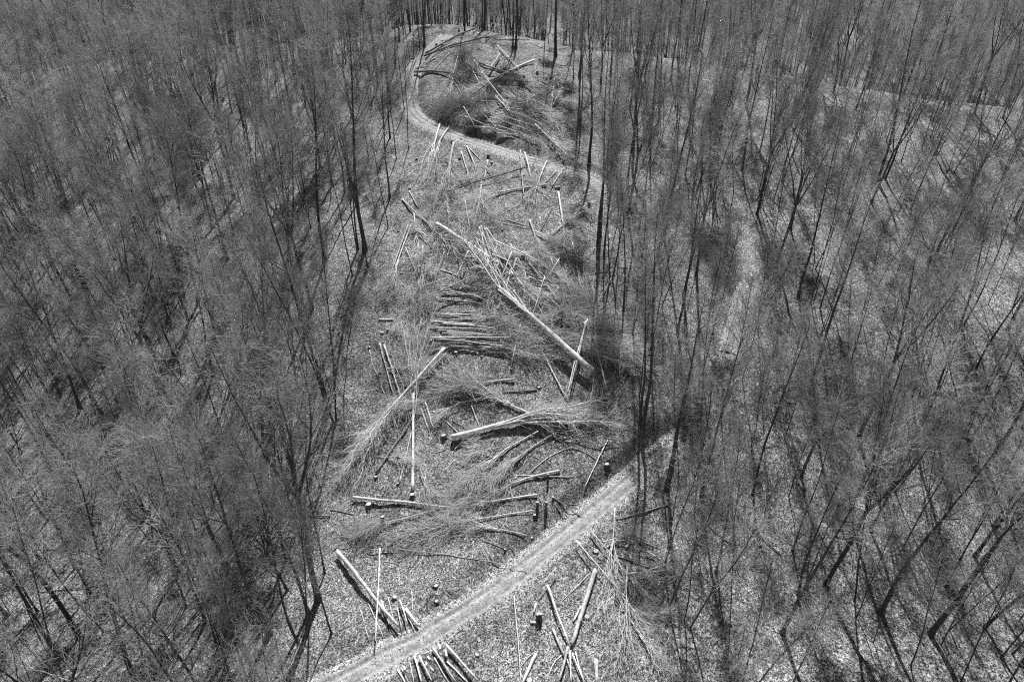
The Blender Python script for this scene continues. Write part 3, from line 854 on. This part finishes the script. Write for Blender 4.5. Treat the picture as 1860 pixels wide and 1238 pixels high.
 ([(744,1201),(752,1242)],2.2,"thin stick at the left of the stack below the track",{}),
 ([(722,1216),(737,1242)],4,"leftmost log of the stack below the track",{}),
 ([(729,1213),(743,1242)],3,"second log from the left of the stack below the track",{}),
 ([(934,1085),(940,1160),(946,1242)],3,"long thin pole lying straight down left of the twin stump",dict(lift=.1)),
 ([(994,1068),(1033,1174)],5.6,"pale log right of the twin stump",dict(lift=.3)),
 ([(1081,1038),(1038,1174)],9,"thick smooth log slanting down to the lower pile",dict(lift=.2,top=.8)),
 ([(1004,1144),(1025,1194)],5.6,"short log left of the lower pile",dict(lift=.1)),
 ([(1031,1180),(1022,1215),(1015,1242)],5.4,"crooked limb of the lower pile, left",dict(lift=.4)),
 ([(1035,1188),(1037,1242)],3.4,"straight limb of the lower pile, middle",dict(lift=.3)),
 ([(1039,1190),(1061,1242)],3.6,"slanting limb of the lower pile, right",dict(lift=.3)),
 ([(1045,1186),(1059,1236)],3.2,"outer right limb of the lower pile",dict(lift=.2)),
 ([(1028,1196),(1044,1242)],3,"inner limb of the lower pile",dict(lift=.2)),
 ([(973,1188),(949,1242)],7,"thick short log by the long thin pole at the bottom",{}),
 ([(973,1182),(950,1205),(930,1238)],2,"thin bent branch beside the thick short bottom log",{}),
 ([(1020,1190),(1005,1205),(992,1238)],2.2,"thin crooked branch left of the lower pile",{}),
 ([(1082,1200),(1083,1242)],9,"thick grey log with sunlit end at the bottom right",{}),
 ([(1010,1042),(981,1076)],2.8,"short pole across the top of the pale log",dict(lift=.8)),
 ([(1070,1042),(1012,1100)],1.8,"thin branch pointing to the thick smooth log's butt",{}),
 ([(0,998),(105,1000),(212,998)],3.4,"long dark fallen trunk lying level in the left wood",dict(dark=True)),
 ([(70,1076),(205,1060)],2.8,"shorter dark fallen trunk below the level one in the left wood",dict(dark=True)),
 ([(460,932),(600,938)],4,"half-hidden fallen trunk at the lower left edge of the wood",dict(dark=True)),
 ([(1280,950),(1330,990)],4,"dark rotten trunk lying in the lower right wood",dict(dark=True)),
 ([(1345,940),(1420,1010)],4.5,"long dark rotten trunk in the lower right wood",dict(dark=True)),
 ([(1440,541),(1466,547)],2.2,"small fallen log by the right-hand path",dict(dark=True)),
]
for l in LG:
    log(l[0], l[1], l[2], **l[3])
BI = [
 ([(765,1189),(780,1184)],5,"billet lying flat at the top of the stack below the track",{}),
 ([(797,1177),(801,1187)],5,"bright billet left of the stack's rightmost log",dict(lift=.5)),
 ([(809,1186),(812,1198)],5,"bright billet under the stack's rightmost log",dict(lift=.3)),
 ([(774,1203),(775,1210)],5,"small billet inside the stack below the track",{}),
 ([(781,1220),(789,1226)],5.5,"billet lying across the lower stack",dict(lift=.5)),
 ([(734,1216),(737,1223)],5,"billet among the leftmost stack logs",dict(lift=.4)),
 ([(777,1193),(781,1199)],5,"little bright billet behind the small one in the stack",{}),
 ([(963,1131),(975,1132)],6,"billet lying in front of the twin stump",{}),
 ([(973,1100),(969,1115)],4,"narrow billet leaning at the twin stump's left",dict(lift=.2)),
 ([(1055,1102),(1041,1129)],4.4,"long billet left of the thick smooth log",{}),
 ([(1063,1033),(1063,1045)],3.6,"small pale billet by the thick smooth log's butt",{}),
 ([(1012,1212),(1006,1222)],3.6,"pale billet between bottom log and lower pile",{}),
]
for b in BI:
    log(b[0], b[1], b[2], name="wood_billet", cat="billet", top=.95, **b[3])
ST = [
 ((793,84),5,5,"dark stump beside the far end of the upper track"),((834,57),3.2,6,"tall dark stump at the far crest"),((980,109),4.5,3,"pale-topped stump by the hilltop trunks"),
 ((952,141),4.5,4,"dark stump on the open hilltop leaves, lower one"),((976,134),5,5,"dark stump on the open hilltop leaves, upper one"),((772,82),4,3,"bright stump left of the upper track"),
 ((867,219),4,3,"sawn stump by the grey pole in the heap"),((757,290),4.5,3,"stump left of the leftmost felled tree below the track"),((810,291),4.5,4,"stump behind the pale forked felled tree"),
 ((835,289),5,4,"stump just right of the pale forked felled tree"),((887,285),6,5,"broad stump below the middle of the upper track"),((894,297),5,3,"pale stump beside the thick grey log"),
 ((822,258),5,4,"stump at the butt of the pale forked felled tree"),((838,254),4.5,3,"stump close under the upper track"),((848,264),4,3,"stump at the curved slim tree's butt"),((744,344),5,4,"bright-topped stump at the clearing's left edge"),
 ((1015,342),5.5,4,"stump above the straight pale tree, right one"),((1009,342),4,3,"stump above the straight pale tree, left one"),((1070,374),5,8,"tall dark stump near the right-edge trunks"),
 ((747,405),4.5,4,"dark stump at the head of the pale pair"),((724,421),4,3,"low dark stump left of the pale pair"),((817,428),3.6,3,"low dark stump under the long smooth log's end"),
 ((1055,428),4,3,"low dark stump right of the crossing poles"),((912,418),4,3,"low dark stump left of the level thin poles"),
 ((694,606),6.5,4,"bright-topped stump left of the broom-shaped crown"),((705,600),5,4,"dark stump behind the bright-topped one by the broom"),((816,634),5,5,"bright-capped stump at the spread felled tree's butt, left"),
 ((828,643),6.5,6,"bright-capped stump at the spread felled tree's butt, right"),((862,640),4.5,3,"dark stump left of the straight dark-sided tree"),((875,648),4,3,"small dark stump below the straight dark-sided tree"),
 ((671,632),4.5,4,"dark stump at the clearing's left edge, bent stick below"),((783,620),5,4,"dark stump under the parallel mat"),((929,672),4,4,"dark stump at the foot of the thin pale pole"),
 ((1098,726),7,5,"rooty stump at the tall pale tree's butt"),((979,703),8,1.5,"low white stump on the leaves among woodchips"),((806,794),10,6,"large bright stump left of the thick curved tree"),
 ((796,775),4,3,"small stump below the three short poles"),((995,876),3.5,17,"thin dark post in front of the smooth curved tree"),((976,926),5,17,"left dark post stump at the butted felled tree"),((992,928),5,19,"middle dark post stump"),
 ((1004,908),4.5,10,"right dark post stump"),((971,940),6,9,"rooted dark stump below the post stumps"),((670,920),12,8,"pyramid-shaped dark stump under the pale straight log"),((697,950),7,15,"tall post stump beside the short bright log"),
 ((749,903),10,9,"dark stump at the long pale trunk's butt"),((664,935),6,2,"low pale stump left of the tall post stump"),((723,880),5,5,"dark stump at the slim pole's foot"),((683,868),6,5,"stump at the thick dark-sided pole's foot"),
 ((701,1003),7,3,"bright round stump at the long thin stem"),((966,978),5,4,"pale stump above the lower track"),((928,1017),5,3,"small bright stump at the upper edge of the lower track"),((917,1000),4,6,"thin dark stump above the small bright one"),
 ((717,1086),10,5,"large bright ring stump behind the roadside pile"),((792,1066),9,5,"hollow ring stump on open leaves above the track"),((793,1093),8,4,"dark mossy stump below the hollow ring stump"),((774,1049),5,2,"little ring stump above the hollow one"),
 ((1083,1002),11,4,"large bright stump beyond the lower track"),((1138,993),7,4,"grey stump right of the large bright one"),((867,1189),9,3,"bright stump alone below the lower track"),
 ((1066,1120),11,3,"white wedge-cut stump right of the thick smooth log"),((962,1236),13,4,"broad bright stump at the very bottom"),((1102,846),9,6,"dark root plate stump on the torn bank"),
]
for s in ST:
    stump(*s)
# the twin stump: two stems sawn off side by side
p, d = ground_at(979, 1128)
root = bpy.data.objects.new("twin_stump", None); sc.collection.objects.link(root); root.location = p
tag(root, "twin stump with two bright sawn tops beside the lower track", "stump")
for k, sx in enumerate((-.125, .125)):
    gg = Geo()
    P = np.array([[sx * 1.15, 0, -.3], [sx * 1.1, 0, .1], [sx, 0, .5], [sx * .95, 0, 1.0 + .05 * k]])
    info = gg.tubes(P, [.21, .17, .14, .13], 11, 0); gg.caps(info, 1)
    link("stem", gg.mesh("stem", [M['stump'], M['cut']]), root)
# dark evergreen-like brush clump near the right edge, and bright dead branches
rg = np.random.default_rng(4)
p, d = ground_at(1045, 476)
root = bpy.data.objects.new("brush_clump", None); sc.collection.objects.link(root); root.location = p
tag(root, "dark dense brush clump heaped near the clearing's right edge", "brush")
S = []
for k in range(26):
    a = rg.random() * 6.28; q = rg.random() ** .5 * 1.2
    b0_ = np.array([math.cos(a) * q, math.sin(a) * q, -.1]); e = b0_ * 1.3 + np.array([rg.normal() * .9, rg.normal() * .7, .6 + 2.2 * rg.random() ** 1.5])
    S.append(np.linspace(0, 1, 6)[:, None] * (e - b0_) + b0_)
S = np.array(S); Sr = np.repeat(np.linspace(.035, .012, 6)[None], len(S), 0)
gg = Geo(); gg.tubes(S, Sr, 5)
link("stem", gg.mesh("stem", [M['stump']]), root)
gg = Geo()
A, Ar = sprout(S, Sr, 8, .1, 1, (30, 80), (.3, 1.1), 4, (0, 0, 1), .1, rg, .4, .5, .15, .012)
B, Br = sprout(A, Ar, 6, .1, 1, (30, 80), (.2, .6), 3, (0, 0, 1), .1, rg, .5, .6, .15, .012)
gg.tubes(A, Ar, 3); gg.tubes(B, Br, 3)
link("twigs", gg.mesh("twigs", [M['stump']]), root)


# ------------------------------------------------------------------ standing trees
def tree_geo(seed, H, r0, cb, kind, dens=1.0, spread=1.0):
    """trunk and crown geometry of one bare tree standing at the origin"""
    rg = np.random.default_rng(seed)
    gt, gc = Geo(), Geo()
    up = np.array([0, 0, 1.])
    stems = []
    tree_geo.stems = stems
    def stem(p0, d, L, r, rt, n=14, wob=.035, pull=.06):
        out = [np.array(p0, float)]; d = np.array(d, float); d /= np.linalg.norm(d)
        for k in range(n - 1):
            out.append(out[-1] + d * L / (n - 1))
            d = d + rg.normal(size=3) * wob + up * pull
            d /= np.linalg.norm(d)
        P = np.array(out); rr = r + (rt - r) * np.linspace(0, 1, n) ** .8
        return P, rr
    if kind == 'single' or kind == 'pole':
        P, rr = stem((0, 0, -.4), (rg.normal() * .04, rg.normal() * .04, 1), H + .4, r0, .03, 16, .03)
        rr[0] *= 1.5; rr[1] *= 1.0
        stems.append((P, rr, cb))
    elif kind == 'forked':
        hf = H * (.28 + .2 * rg.random())
        P, rr = stem((0, 0, -.4), (rg.normal() * .05, rg.normal() * .05, 1), hf + .4, r0, r0 * .8, 8, .03)
        rr[0] *= 1.45
        gt.tubes(P, rr, 8)
        k = int(rg.integers(2, 5)); a0 = rg.random() * 6.28
        for i in range(k):
            a = a0 + i * 6.28 / k + rg.normal() * .3
            tilt = .22 + .22 * rg.random()
            Q, qr = stem(P[-1], (math.cos(a) * tilt, math.sin(a) * tilt, 1), (H - hf) * (.8 + .25 * rg.random()), r0 * (.5 + .15 * rg.random()), .025, 12, .05, .07)
            stems.append((Q, qr, .18))
    elif kind == 'twin':
        k = int(rg.integers(2, 4)); a0 = rg.random() * 6.28
        for i in range(k):
            a = a0 + i * 6.28 / k
            tilt = .06 + .10 * rg.random()
            Q, qr = stem((math.cos(a) * r0 * .8, math.sin(a) * r0 * .8, -.4), (math.cos(a) * tilt, math.sin(a) * tilt, 1), H * (.8 + .2 * rg.random()), r0 * (.7 + .3 * rg.random()), .03, 15, .03, .03)
            qr[0] *= 1.3
            stems.append((Q, qr, cb))
    for P, rr, c in stems:
        gt.tubes(P, rr, 8 if r0 > .15 else 6)
    for P, rr, c in stems:
        Pn, Rn = P[None], rr[None]
        nb = int((15 if kind in ('single', 'pole') else 10) * (.8 if kind == 'pole' else 1))
        L = (H * .26 * spread, H * .36 * spread, .55) if kind != 'pole' else (H * .2 * spread, H * .3 * spread, .7)
        P1, R1 = sprout(Pn, Rn, nb, c, .97, (24, 50), L, 8, up, .10, rg, .2, .5, .06, .014)
        gt.tubes(P1, R1, 5)
        P2, R2 = sprout(P1, R1, 7, .18, .97, (24, 56), (1.3 * spread, 3.2 * spread, .4), 6, up, .08, rg, .3, .6, .13, .011)
        gc.tubes(P2, R2, 4)
        P3, R3 = sprout(P2, R2, max(3, int(5.2 * dens)), .15, 1, (20, 65), (.4, 1.5), 4, up, .07, rg, .5, .6, .18, .0085)
        gc.tubes(P3, R3, 3)
        P4, R4 = sprout(P1, R1, int(8 * dens), .3, 1, (20, 65), (.4, 1.4), 4, up, .07, rg, .5, .3, .18, .0085)
        gc.tubes(P4, R4, 3)
        P5, R5 = sprout(Pn, Rn, int(30 * dens), min(c + .2, .9), 1, (20, 50), (.5, 1.8), 4, up, .12, rg, .5, .2, .12, .009)
        gc.tubes(P5, R5, 3)
    return gt, gc

SPECS = [  # kind, height, trunk radius, crown base, twig density, crown spread, words
    ('single', 25, .26, .52, 1.0, .80, 'tall straight'),
    ('single', 23, .21, .48, 1.0, .75, 'straight'),
    ('single', 26, .30, .55, 1.0, .85, 'stout tall'),
    ('single', 22, .19, .45, 1.1, .70, 'narrow-crowned'),
    ('forked', 24, .27, .4, 1.0, .85, 'forked'),
    ('forked', 22, .22, .4, 1.0, .80, 'forked'),
    ('forked', 25, .31, .4, 1.0, .90, 'stout forked'),
    ('twin', 22, .17, .45, 1.0, .75, 'multi-stemmed'),
    ('twin', 24, .19, .5, 1.0, .75, 'twin-stemmed'),
    ('pole', 19, .12, .5, 1.1, .9, 'slender'),
    ('pole', 17, .10, .45, 1.1, .9, 'slender'),
    ('pole', 21, .13, .55, 1.0, .9, 'slender tall'),
    ('single', 21, .20, .4, 1.3, 1.05, 'bushy-crowned'),
    ('forked', 20, .24, .35, 1.2, 1.05, 'broad-crowned forked'),
    ('pole', 12, .065, .5, .6, .8, 'thin young'),
    ('pole', 10, .055, .45, .6, .9, 'thin young'),
    ('pole', 14, .075, .55, .6, .8, 'thin young'),
]
TREES = []
DEAD = []
stock = bpy.data.collections.new("tree_stock")
for i, (k, H, r0, cb, de, sp, words) in enumerate(SPECS):
    gt, gc = tree_geo(100 + i, H, r0 * .88, cb, k, de, sp)
    tw = M['twig_pale'] if i in (1, 3, 8, 10, 12) else M['twig']
    mt = gt.mesh("trunk", [M['bark']]); mc = gc.mesh("crown", [tw])
    TREES.append((mt, mc, H, words))
    # one joined mesh for the far forest mass
    off = gt.n
    gt.v += gc.v; gt.q += [q + off for q in gc.q]; gt.qm += [m_ + 1 for m_ in gc.qm]
    md_ = None
    if i in (0, 2, 4, 6):
        rd = np.random.default_rng(900 + i)
        Lm = []
        for _ in range(2):
            k = int(rd.integers(5, 8)); a = rd.random() * 6.28
            st_ = tree_geo.stems[int(rd.integers(0, len(tree_geo.stems)))][0]; b_ = st_[int(len(st_) * (.45 + .25 * rd.random()))]; d_ = np.array([math.cos(a), math.sin(a), .5])
            q_ = [b_]
            for _j in range(k):
                q_.append(q_[-1] + d_ * (.35 + .4 * rd.random())); d_ = d_ + rd.normal(size=3) * .25; d_ /= np.linalg.norm(d_)
            Lm.append(np.array(q_))
        gd = Geo()
        for q_ in Lm:
            rr_ = np.linspace(.05, .013, len(q_)); gd.tubes(q_, rr_, 5)
            c_, cr_ = sprout(q_[None], rr_[None], 4, .35, 1, (30, 60), (.5, 1.6), 4, (0, 0, 1), .1, rd, .4, .6, .25, .014)
            gd.tubes(c_, cr_, 4)
        md_ = gd.mesh("dead_branch", [M['dead']])
    DEAD.append(md_)
    if i < 14:
        fo = bpy.data.objects.new("stock_%02d" % i, gt.mesh("far_tree", [M['bark'], M['twig_pale'] if i % 2 == 0 else tw]))
        stock.objects.link(fo)

CLEAR = [(800, 40), (735, 100), (728, 235), (722, 300), (700, 400), (655, 500), (640, 620), (618, 760), (612, 870), (600, 960), (590, 1100), (560, 1300),
         (1230, 1300), (1215, 1120), (1190, 1010), (1175, 900), (1160, 790), (1160, 700), (1125, 560), (1088, 440), (1064, 300), (1064, 190), (1050, 100), (900, 60)]
def inside(px, py, poly):
    r = False
    n = len(poly)
    for i in range(n):
        x1, y1 = poly[i]; x2, y2 = poly[(i + 1) % n]
        if (y1 > py) != (y2 > py) and px < (x2 - x1) * (py - y1) / (y2 - y1) + x1:
            r = not r
    return r
OPEN = [  # sunnier gaps in the wood: centre px, radii px, keep-probability
    (1370, 520, 45, 110, .05), (1320, 180, 90, 50, .5), (1700, 450, 130, 60, .55), (1790, 560, 80, 60, .5), (1620, 700, 60, 60, .6), (1300, 400, 30, 60, .4), (640, 640, 50, 170, .12), (685, 470, 40, 90, .3), (1450, 560, 130, 200, .6), (600, 900, 40, 120, .3), (1230, 980, 60, 120, .35), (1640, 560, 200, 170, .6), (1720, 420, 110, 60, .5), (1560, 400, 60, 90, .5), (1480, 640, 70, 70, .5),
]
HAND = [  # bases seen in the photograph: x, y, spec, turn, lean towards -x (deg)
    (608, 765, 7, 0, 5), (596, 740, 0, 1, 4), (663, 457, 2, 2, 4), (668, 484, 9, 1, 3), (650, 455, 8, 0, 5), (705, 411, 10, 1, 4), (640, 500, 9, 2, 4),
    (752, 107, 10, 0, 2), (744, 110, 10, 1, 2), (771, 86, 0, 2, 1), (763, 90, 9, 2, 1), (720, 290, 9, 0, 3), (742, 270, 10, 3, 1), (735, 200, 9, 1, 2),
    (844, 58, 1, 0, 0), (790, 44, 1, 1, 0), (797, 43, 9, 2, 0), (937, 88, 2, 0, -1), (931, 88, 1, 1, 0), (988, 106, 10, 0, 0), (1010, 102, 2, 1, -4), (1006, 96, 9, 3, 0),
    (1042, 143, 9, 1, -1), (1052, 138, 0, 2, -1), (1053, 192, 1, 3, -1), (1070, 300, 2, 0, -1), (1052, 232, 8, 2, -2), (1090, 430, 0, 0, -2), (1098, 470, 9, 1, -2), (1110, 508, 7, 2, -3), (1086, 442, 1, 3, -1),
    (1168, 775, 2, 0, -1), (1163, 770, 1, 2, 0), (1212, 888, 0, 1, -3), (1205, 900, 9, 0, -2), (1180, 640, 9, 3, -3), (1150, 600, 10, 1, -3),
    (578, 1088, 4, 0, 3), (603, 1150, 9, 1, 2), (490, 1150, 2, 2, 5), (430, 1071, 1, 0, 6), (395, 1072, 8, 1, 6), (145, 1155, 4, 1, 6), (110, 1195, 0, 3, 6), (325, 1040, 13, 0, 5), (560, 1115, 1, 2, 3),
    (420, 705, 1, 0, 5), (185, 750, 2, 1, 5), (250, 770, 9, 3, 5), (300, 690, 6, 2, 5),
    (1545, 930, 0, 0, -5), (1600, 1110, 2, 1, -6), (1690, 1150, 6, 2, -7), (1580, 960, 1, 1, -5), (1440, 1000, 9, 1, -4), (1420, 1150, 0, 2, -4), (1500, 1060, 4, 3, -5), (1770, 1010, 0, 2, -7), (1310, 760, 9, 2, -3), (1275, 900, 1, 3, -3),
    (1375, 390, 5, 0, -3), (1450, 540, 1, 2, -5), (1490, 560, 9, 1, -5), (1595, 330, 2, 0, -5), (1607, 325, 1, 1, -6), (1700, 460, 0, 2, -6), (1748, 590, 8, 1, -6), (1830, 600, 0, 3, -7), (1250, 160, 1, 2, -2), (1355, 195, 4, 1, -2),
    (1470, 700, 0, 1, -5), (1560, 790, 4, 0, -5), (1660, 800, 1, 2, -6), (1410, 480, 5, 2, -4), (1790, 850, 2, 3, -7), (1230, 600, 1, 1, -3), (1265, 500, 5, 0, -3), (1205, 430, 0, 2, -3), (1160, 420, 9, 3, -2), (1140, 330, 1, 0, -2), (1180, 260, 0, 1, -2), (1290, 330, 8, 2, -3),
]
rg = np.random.default_rng(21)
cand = []   # x, y, z, spec, rot, lean x, lean y, scale, hand
for hx, hy, sp, tn, ln in HAND:
    p, d = ground_at(hx, hy)
    cand.append((p[0], p[1], p[2], sp, tn * 1.7 + rg.random(), -R(ln * .6), 0, 1.12 if hx in (608, 596, 663, 578) else .88, True))
taken = [(c[0], c[1]) for c in cand]
step = 4.2
for gy in np.arange(6, 190, step):
    half = 30 + gy * .86 + 16
    for gx in np.arange(-half, half, step):
        x = gx + (rg.random() - .5) * step * .9; y = gy + (rg.random() - .5) * step * .9
        if y < 30 and abs(x) < 6 + .3 * y:
            continue
        z = float(height(np.array([x]), np.array([y]))[0])
        px, py, dep = project((x, y, z))
        if inside(px, py, CLEAR) and y < 150:
            continue
        if any(near_track(np.array([x]), np.array([y]), t_[0], t_[1])[0][0] < 2.4 for t_ in TRACKS):
            continue
        if min((x - a) ** 2 + (y - b) ** 2 for a, b in taken) < 2.2 ** 2:
            continue
        keep = .90 if x < 0 else .47
        nz_ = math.sin(x * .13 + 2.1 * math.sin(y * .07)) * math.sin(y * .11 + 1.4 * math.sin(x * .05))
        keep *= 1 - (.25 if x < 0 else .45) * max(0, nz_)
        for ox, oy, orx, ory, pr in OPEN:
            if ((px - ox) / orx) ** 2 + ((py - oy) / ory) ** 2 < 1:
                keep *= pr
        if rg.random() > keep:
            continue
        q = rg.random()
        w = np.array([3, 4, 1.5, 3, 3, 3, 1.5, 2, 2, 4, 3, 3, 2, 1.2]) if x < 0 else np.array([2, 5, .6, 3, 2, 2, .6, 2, 4, 5, 8, 5, .5, .3])
        sp = int(rg.choice(14, p=w / w.sum()))
        lx = R(np.clip(x * .05, -3, 4) + rg.normal() * 2.2); ly = R(rg.normal() * 2)
        cand.append((x, y, z, sp, rg.random() * 6.28, lx, ly, .62 + .32 * rg.random(), False))
        taken.append((x, y))
young = []
for _ in range(2000):
    y = 28 + 90 * rg.random(); x = (rg.random() * 2 - 1) * (25 + y * .8)
    z = float(height(np.array([x]), np.array([y]))[0])
    px, py, dep = project((x, y, z))
    if inside(px, py, CLEAR) or not (-20 < px < 1880 and -20 < py < 1260):
        continue
    if any(near_track(np.array([x]), np.array([y]), t_[0], t_[1])[0][0] < 1.8 for t_ in TRACKS):
        continue
    young.append((x, y, z, int(rg.integers(14, 17)), rg.random() * 6.28, R(rg.normal() * 6), R(rg.normal() * 6), .7 + .6 * rg.random(), False))
    if len(young) >= 295:
        break

def in_view(c):
    H = SPECS[c[3]][1] * c[7]
    a = project((c[0], c[1], c[2])); b = project((c[0] + H * math.sin(c[5]), c[1], c[2] + H * .85))
    return max(a[0], b[0]) > 0 and min(a[0], b[0]) < 1860 and max(a[1], b[1]) > 0 and min(a[1], b[1]) < 1238
cand = [c for c in cand if in_view(c)]
cand.sort(key=lambda c: (not c[8], project((c[0], c[1], c[2] + 10))[2]))
near, far = cand[:300], cand[300:]

ORD = ['first', 'second', 'third', 'fourth', 'fifth', 'sixth', 'seventh', 'eighth', 'ninth', 'tenth', 'eleventh', 'twelfth', 'thirteenth', 'fourteenth', 'fifteenth', 'sixteenth', 'seventeenth', 'eighteenth', 'nineteenth', 'twentieth']
BANDS = [(60, 'near the far hilltop'), (130, 'near the crest of the clearing'), (210, 'near the upper track bend'), (290, 'near the dark brush heap'), (370, 'near the poles below the upper track'), (450, 'near the dark brush clump'), (530, 'near the crossed pale poles'),
         (610, 'near the mat of parallel poles'), (690, 'near the great diagonal log'), (770, 'near the broom-shaped crown'), (850, 'near the thick curved log'), (930, 'near the post stumps'), (1010, 'near the long thin stem'), (1090, 'near the bright ring stumps'), (1170, 'near the twin stump'), (1e9, 'at the foot of the slope')]
def place(c, name, cat, noun, group, bucket):
    mt, mc, H, words = TREES[c[3]]
    root = bpy.data.objects.new(name, None)
    sc.collection.objects.link(root)
    root.empty_display_size = .5
    root.location = (c[0], c[1], c[2]); root.rotation_euler = (c[6], c[5], c[4]); root.rotation_mode = 'XYZ'
    # turn about own axis first, then lean
    e = Vector((0, 0, 1))
    from mathutils import Matrix
    root.rotation_euler = (Matrix.Rotation(c[5], 3, 'Y') @ Matrix.Rotation(c[6], 3, 'X') @ Matrix.Rotation(c[4], 3, 'Z')).to_euler()
    root.scale = (c[7],) * 3
    link("trunk", mt, root); link("crown", mc, root)
    if DEAD[c[3]] is not None and c[0] < -12 and (int(c[0] * 7 + c[1] * 13) % 5) < 2:
        db = link("dead_branch", DEAD[c[3]], root); db["label"] = "bleached white dead branch"
    px, py, _ = project((c[0], c[1], c[2]))
    b = next(i for i, (lim, _) in enumerate(BANDS) if py <= lim)
    side = 'left' if px < 880 else 'right'
    edge = {'left': 640, 'right': 1150}[side]
    tag(root, None, cat, group)
    root["category"] = cat; root["group"] = group
    bucket.setdefault((b, side, words), []).append((abs(px - edge), root, noun))
def finish(bucket):
    for (b, side, words), lst in bucket.items():
        lst.sort(key=lambda t: t[0])
        for k, (_, o, noun) in enumerate(lst):
            rank = '' if len(lst) == 1 else (ORD[k] + ' ' if k < 20 else 'outlying ')
            out = '' if len(lst) == 1 else ' out'
            o["label"] = f"{rank}{words} {noun}{out} to the {side} {BANDS[b][1]}"
bk = {}
for c in near:
    place(c, "bare_tree", "tree", "bare tree", "bare trees standing round the clearing", bk)
finish(bk)
bk = {}
for c in young:
    place(c, "sapling", "sapling", "sapling", "saplings under the bare trees", bk)
finish(bk)

# the rest of the wood, and the far slopes, as one mass
pts = [(c[0], c[1], c[2] - .1, c[4], c[7], c[3]) for c in far]
st = 6.4
for gy in np.arange(150, 520, st):
    half = 40 + gy * .84
    for gx in np.arange(-half, half, st):
        if gy < 190 and abs(gx) < 30 + gy * .86 + 16:
            continue
        x = gx + (rg.random() - .5) * st; y = gy + (rg.random() - .5) * st
        pts.append((x, y, None, rg.random() * 6.28, .7 + .3 * rg.random(), int(rg.integers(0, 14))))
zz = height(np.array([p[0] for p in pts]), np.array([p[1] for p in pts]))
me = bpy.data.meshes.new("distant_forest")
me.vertices.add(len(pts))
me.vertices.foreach_set("co", np.column_stack([[p[0] for p in pts], [p[1] for p in pts], zz - .1]).ravel().astype(np.float32))
for nm, k, ty in (("turn", 3, 'FLOAT'), ("size", 4, 'FLOAT'), ("pick", 5, 'INT')):
    at = me.attributes.new(nm, ty, 'POINT')
    at.data.foreach_set("value", np.array([p[k] for p in pts], np.float32 if ty == 'FLOAT' else np.int32))
forest = link("distant_forest", me)
tag(forest, "mass of bare trees covering the far slopes behind the clearing", "forest", None, "stuff")
ng = bpy.data.node_groups.new("scatter", 'GeometryNodeTree')
ng.interface.new_socket("Geometry", in_out='INPUT', socket_type='NodeSocketGeometry')
ng.interface.new_socket("Geometry", in_out='OUTPUT', socket_type='NodeSocketGeometry')
gi = ng.nodes.new("NodeGroupInput"); go = ng.nodes.new("NodeGroupOutput")
ci = ng.nodes.new("GeometryNodeCollectionInfo"); ci.inputs["Collection"].default_value = stock
ci.inputs["Separate Children"].default_value = True; ci.inputs["Reset Children"].default_value = True
iop = ng.nodes.new("GeometryNodeInstanceOnPoints"); iop.inputs["Pick Instance"].default_value = True
def attr(nm, ty):
    n = ng.nodes.new("GeometryNodeInputNamedAttribute"); n.data_type = ty; n.inputs["Name"].default_value = nm
    return n.outputs["Attribute"]
cx = ng.nodes.new("ShaderNodeCombineXYZ")
ng.links.new(attr("turn", 'FLOAT'), cx.inputs[2])
ng.links.new(gi.outputs[0], iop.inputs["Points"]); ng.links.new(ci.outputs[0], iop.inputs["Instance"])
ng.links.new(attr("pick", 'INT'), iop.inputs["Instance Index"])
ng.links.new(cx.outputs[0], iop.inputs["Rotation"]); ng.links.new(attr("size", 'FLOAT'), iop.inputs["Scale"])
ng.links.new(iop.outputs[0], go.inputs[0])
md = forest.modifiers.new("scatter", 'NODES'); md.node_group = ng

# ------------------------------------------------------------------ loose twigs on the ground
rg = np.random.default_rng(5)
n = 9000
yy = 28 + 110 * rg.random(n) ** 1.3; xx = (rg.random(n) * 2 - 1) * (14 + yy * .55)
a = rg.random(n) * 6.28; L = .3 + 1.6 * rg.random(n) ** 2
t = np.linspace(-.5, .5, 4)
P = np.stack([xx[:, None] + np.cos(a)[:, None] * L[:, None] * t, yy[:, None] + np.sin(a)[:, None] * L[:, None] * t, np.zeros((n, 4))], -1)
P[..., :2] += rg.normal(size=(n, 4, 2)) * .06
P[..., 2] = height(P[..., 0], P[..., 1]) + .03 + .05 * rg.random((n, 1))
gg = Geo()
gg.tubes(P, np.repeat((.007 + .014 * rg.random(n) ** 2)[:, None], 4, 1), 3, 0)
tw = link("twig_litter", gg.mesh("twig_litter", [M['logdark']]))
n = 1500
yy = 34 + 100 * rg.random(n) ** 1.2; xx = -3 + (rg.random(n) * 2 - 1) * (9 + yy * .12)
a = rg.random(n) * 6.28; L = .8 + 2.8 * rg.random(n) ** 1.5
Pb = [np.column_stack([xx, yy, np.zeros(n)])]
for k in range(6):
    a = a + rg.normal(size=n) * .28
    Pb.append(Pb[-1] + np.column_stack([np.cos(a), np.sin(a), 0 * a]) * (L / 6)[:, None])
Pb = np.stack(Pb, 1)
Rb = (.014 + .03 * rg.random(n) ** 2)[:, None] * np.linspace(1, .35, 7)
Cb, CRb = sprout(Pb, Rb, 3, .3, 1, (25, 60), (.4, 1.5), 4, (0, 0, 0), 0, rg, .4, .6, .2, .01)
for A_ in (Pb, Cb):
    A_[..., 2] = height(A_[..., 0], A_[..., 1]) + .04 + np.abs(A_[..., 2]) * .3
gg = Geo(); gg.tubes(Pb, Rb, 4, 0); gg.tubes(Cb, CRb, 3, 0)
br = link("branch_litter", gg.mesh("branch_litter", [M['brush']]))
tag(br, "broken crooked branches scattered over the clearing floor", "branches", None, "stuff")
tag(tw, "fallen twigs strewn over the leaf litter", "twigs", None, "stuff")
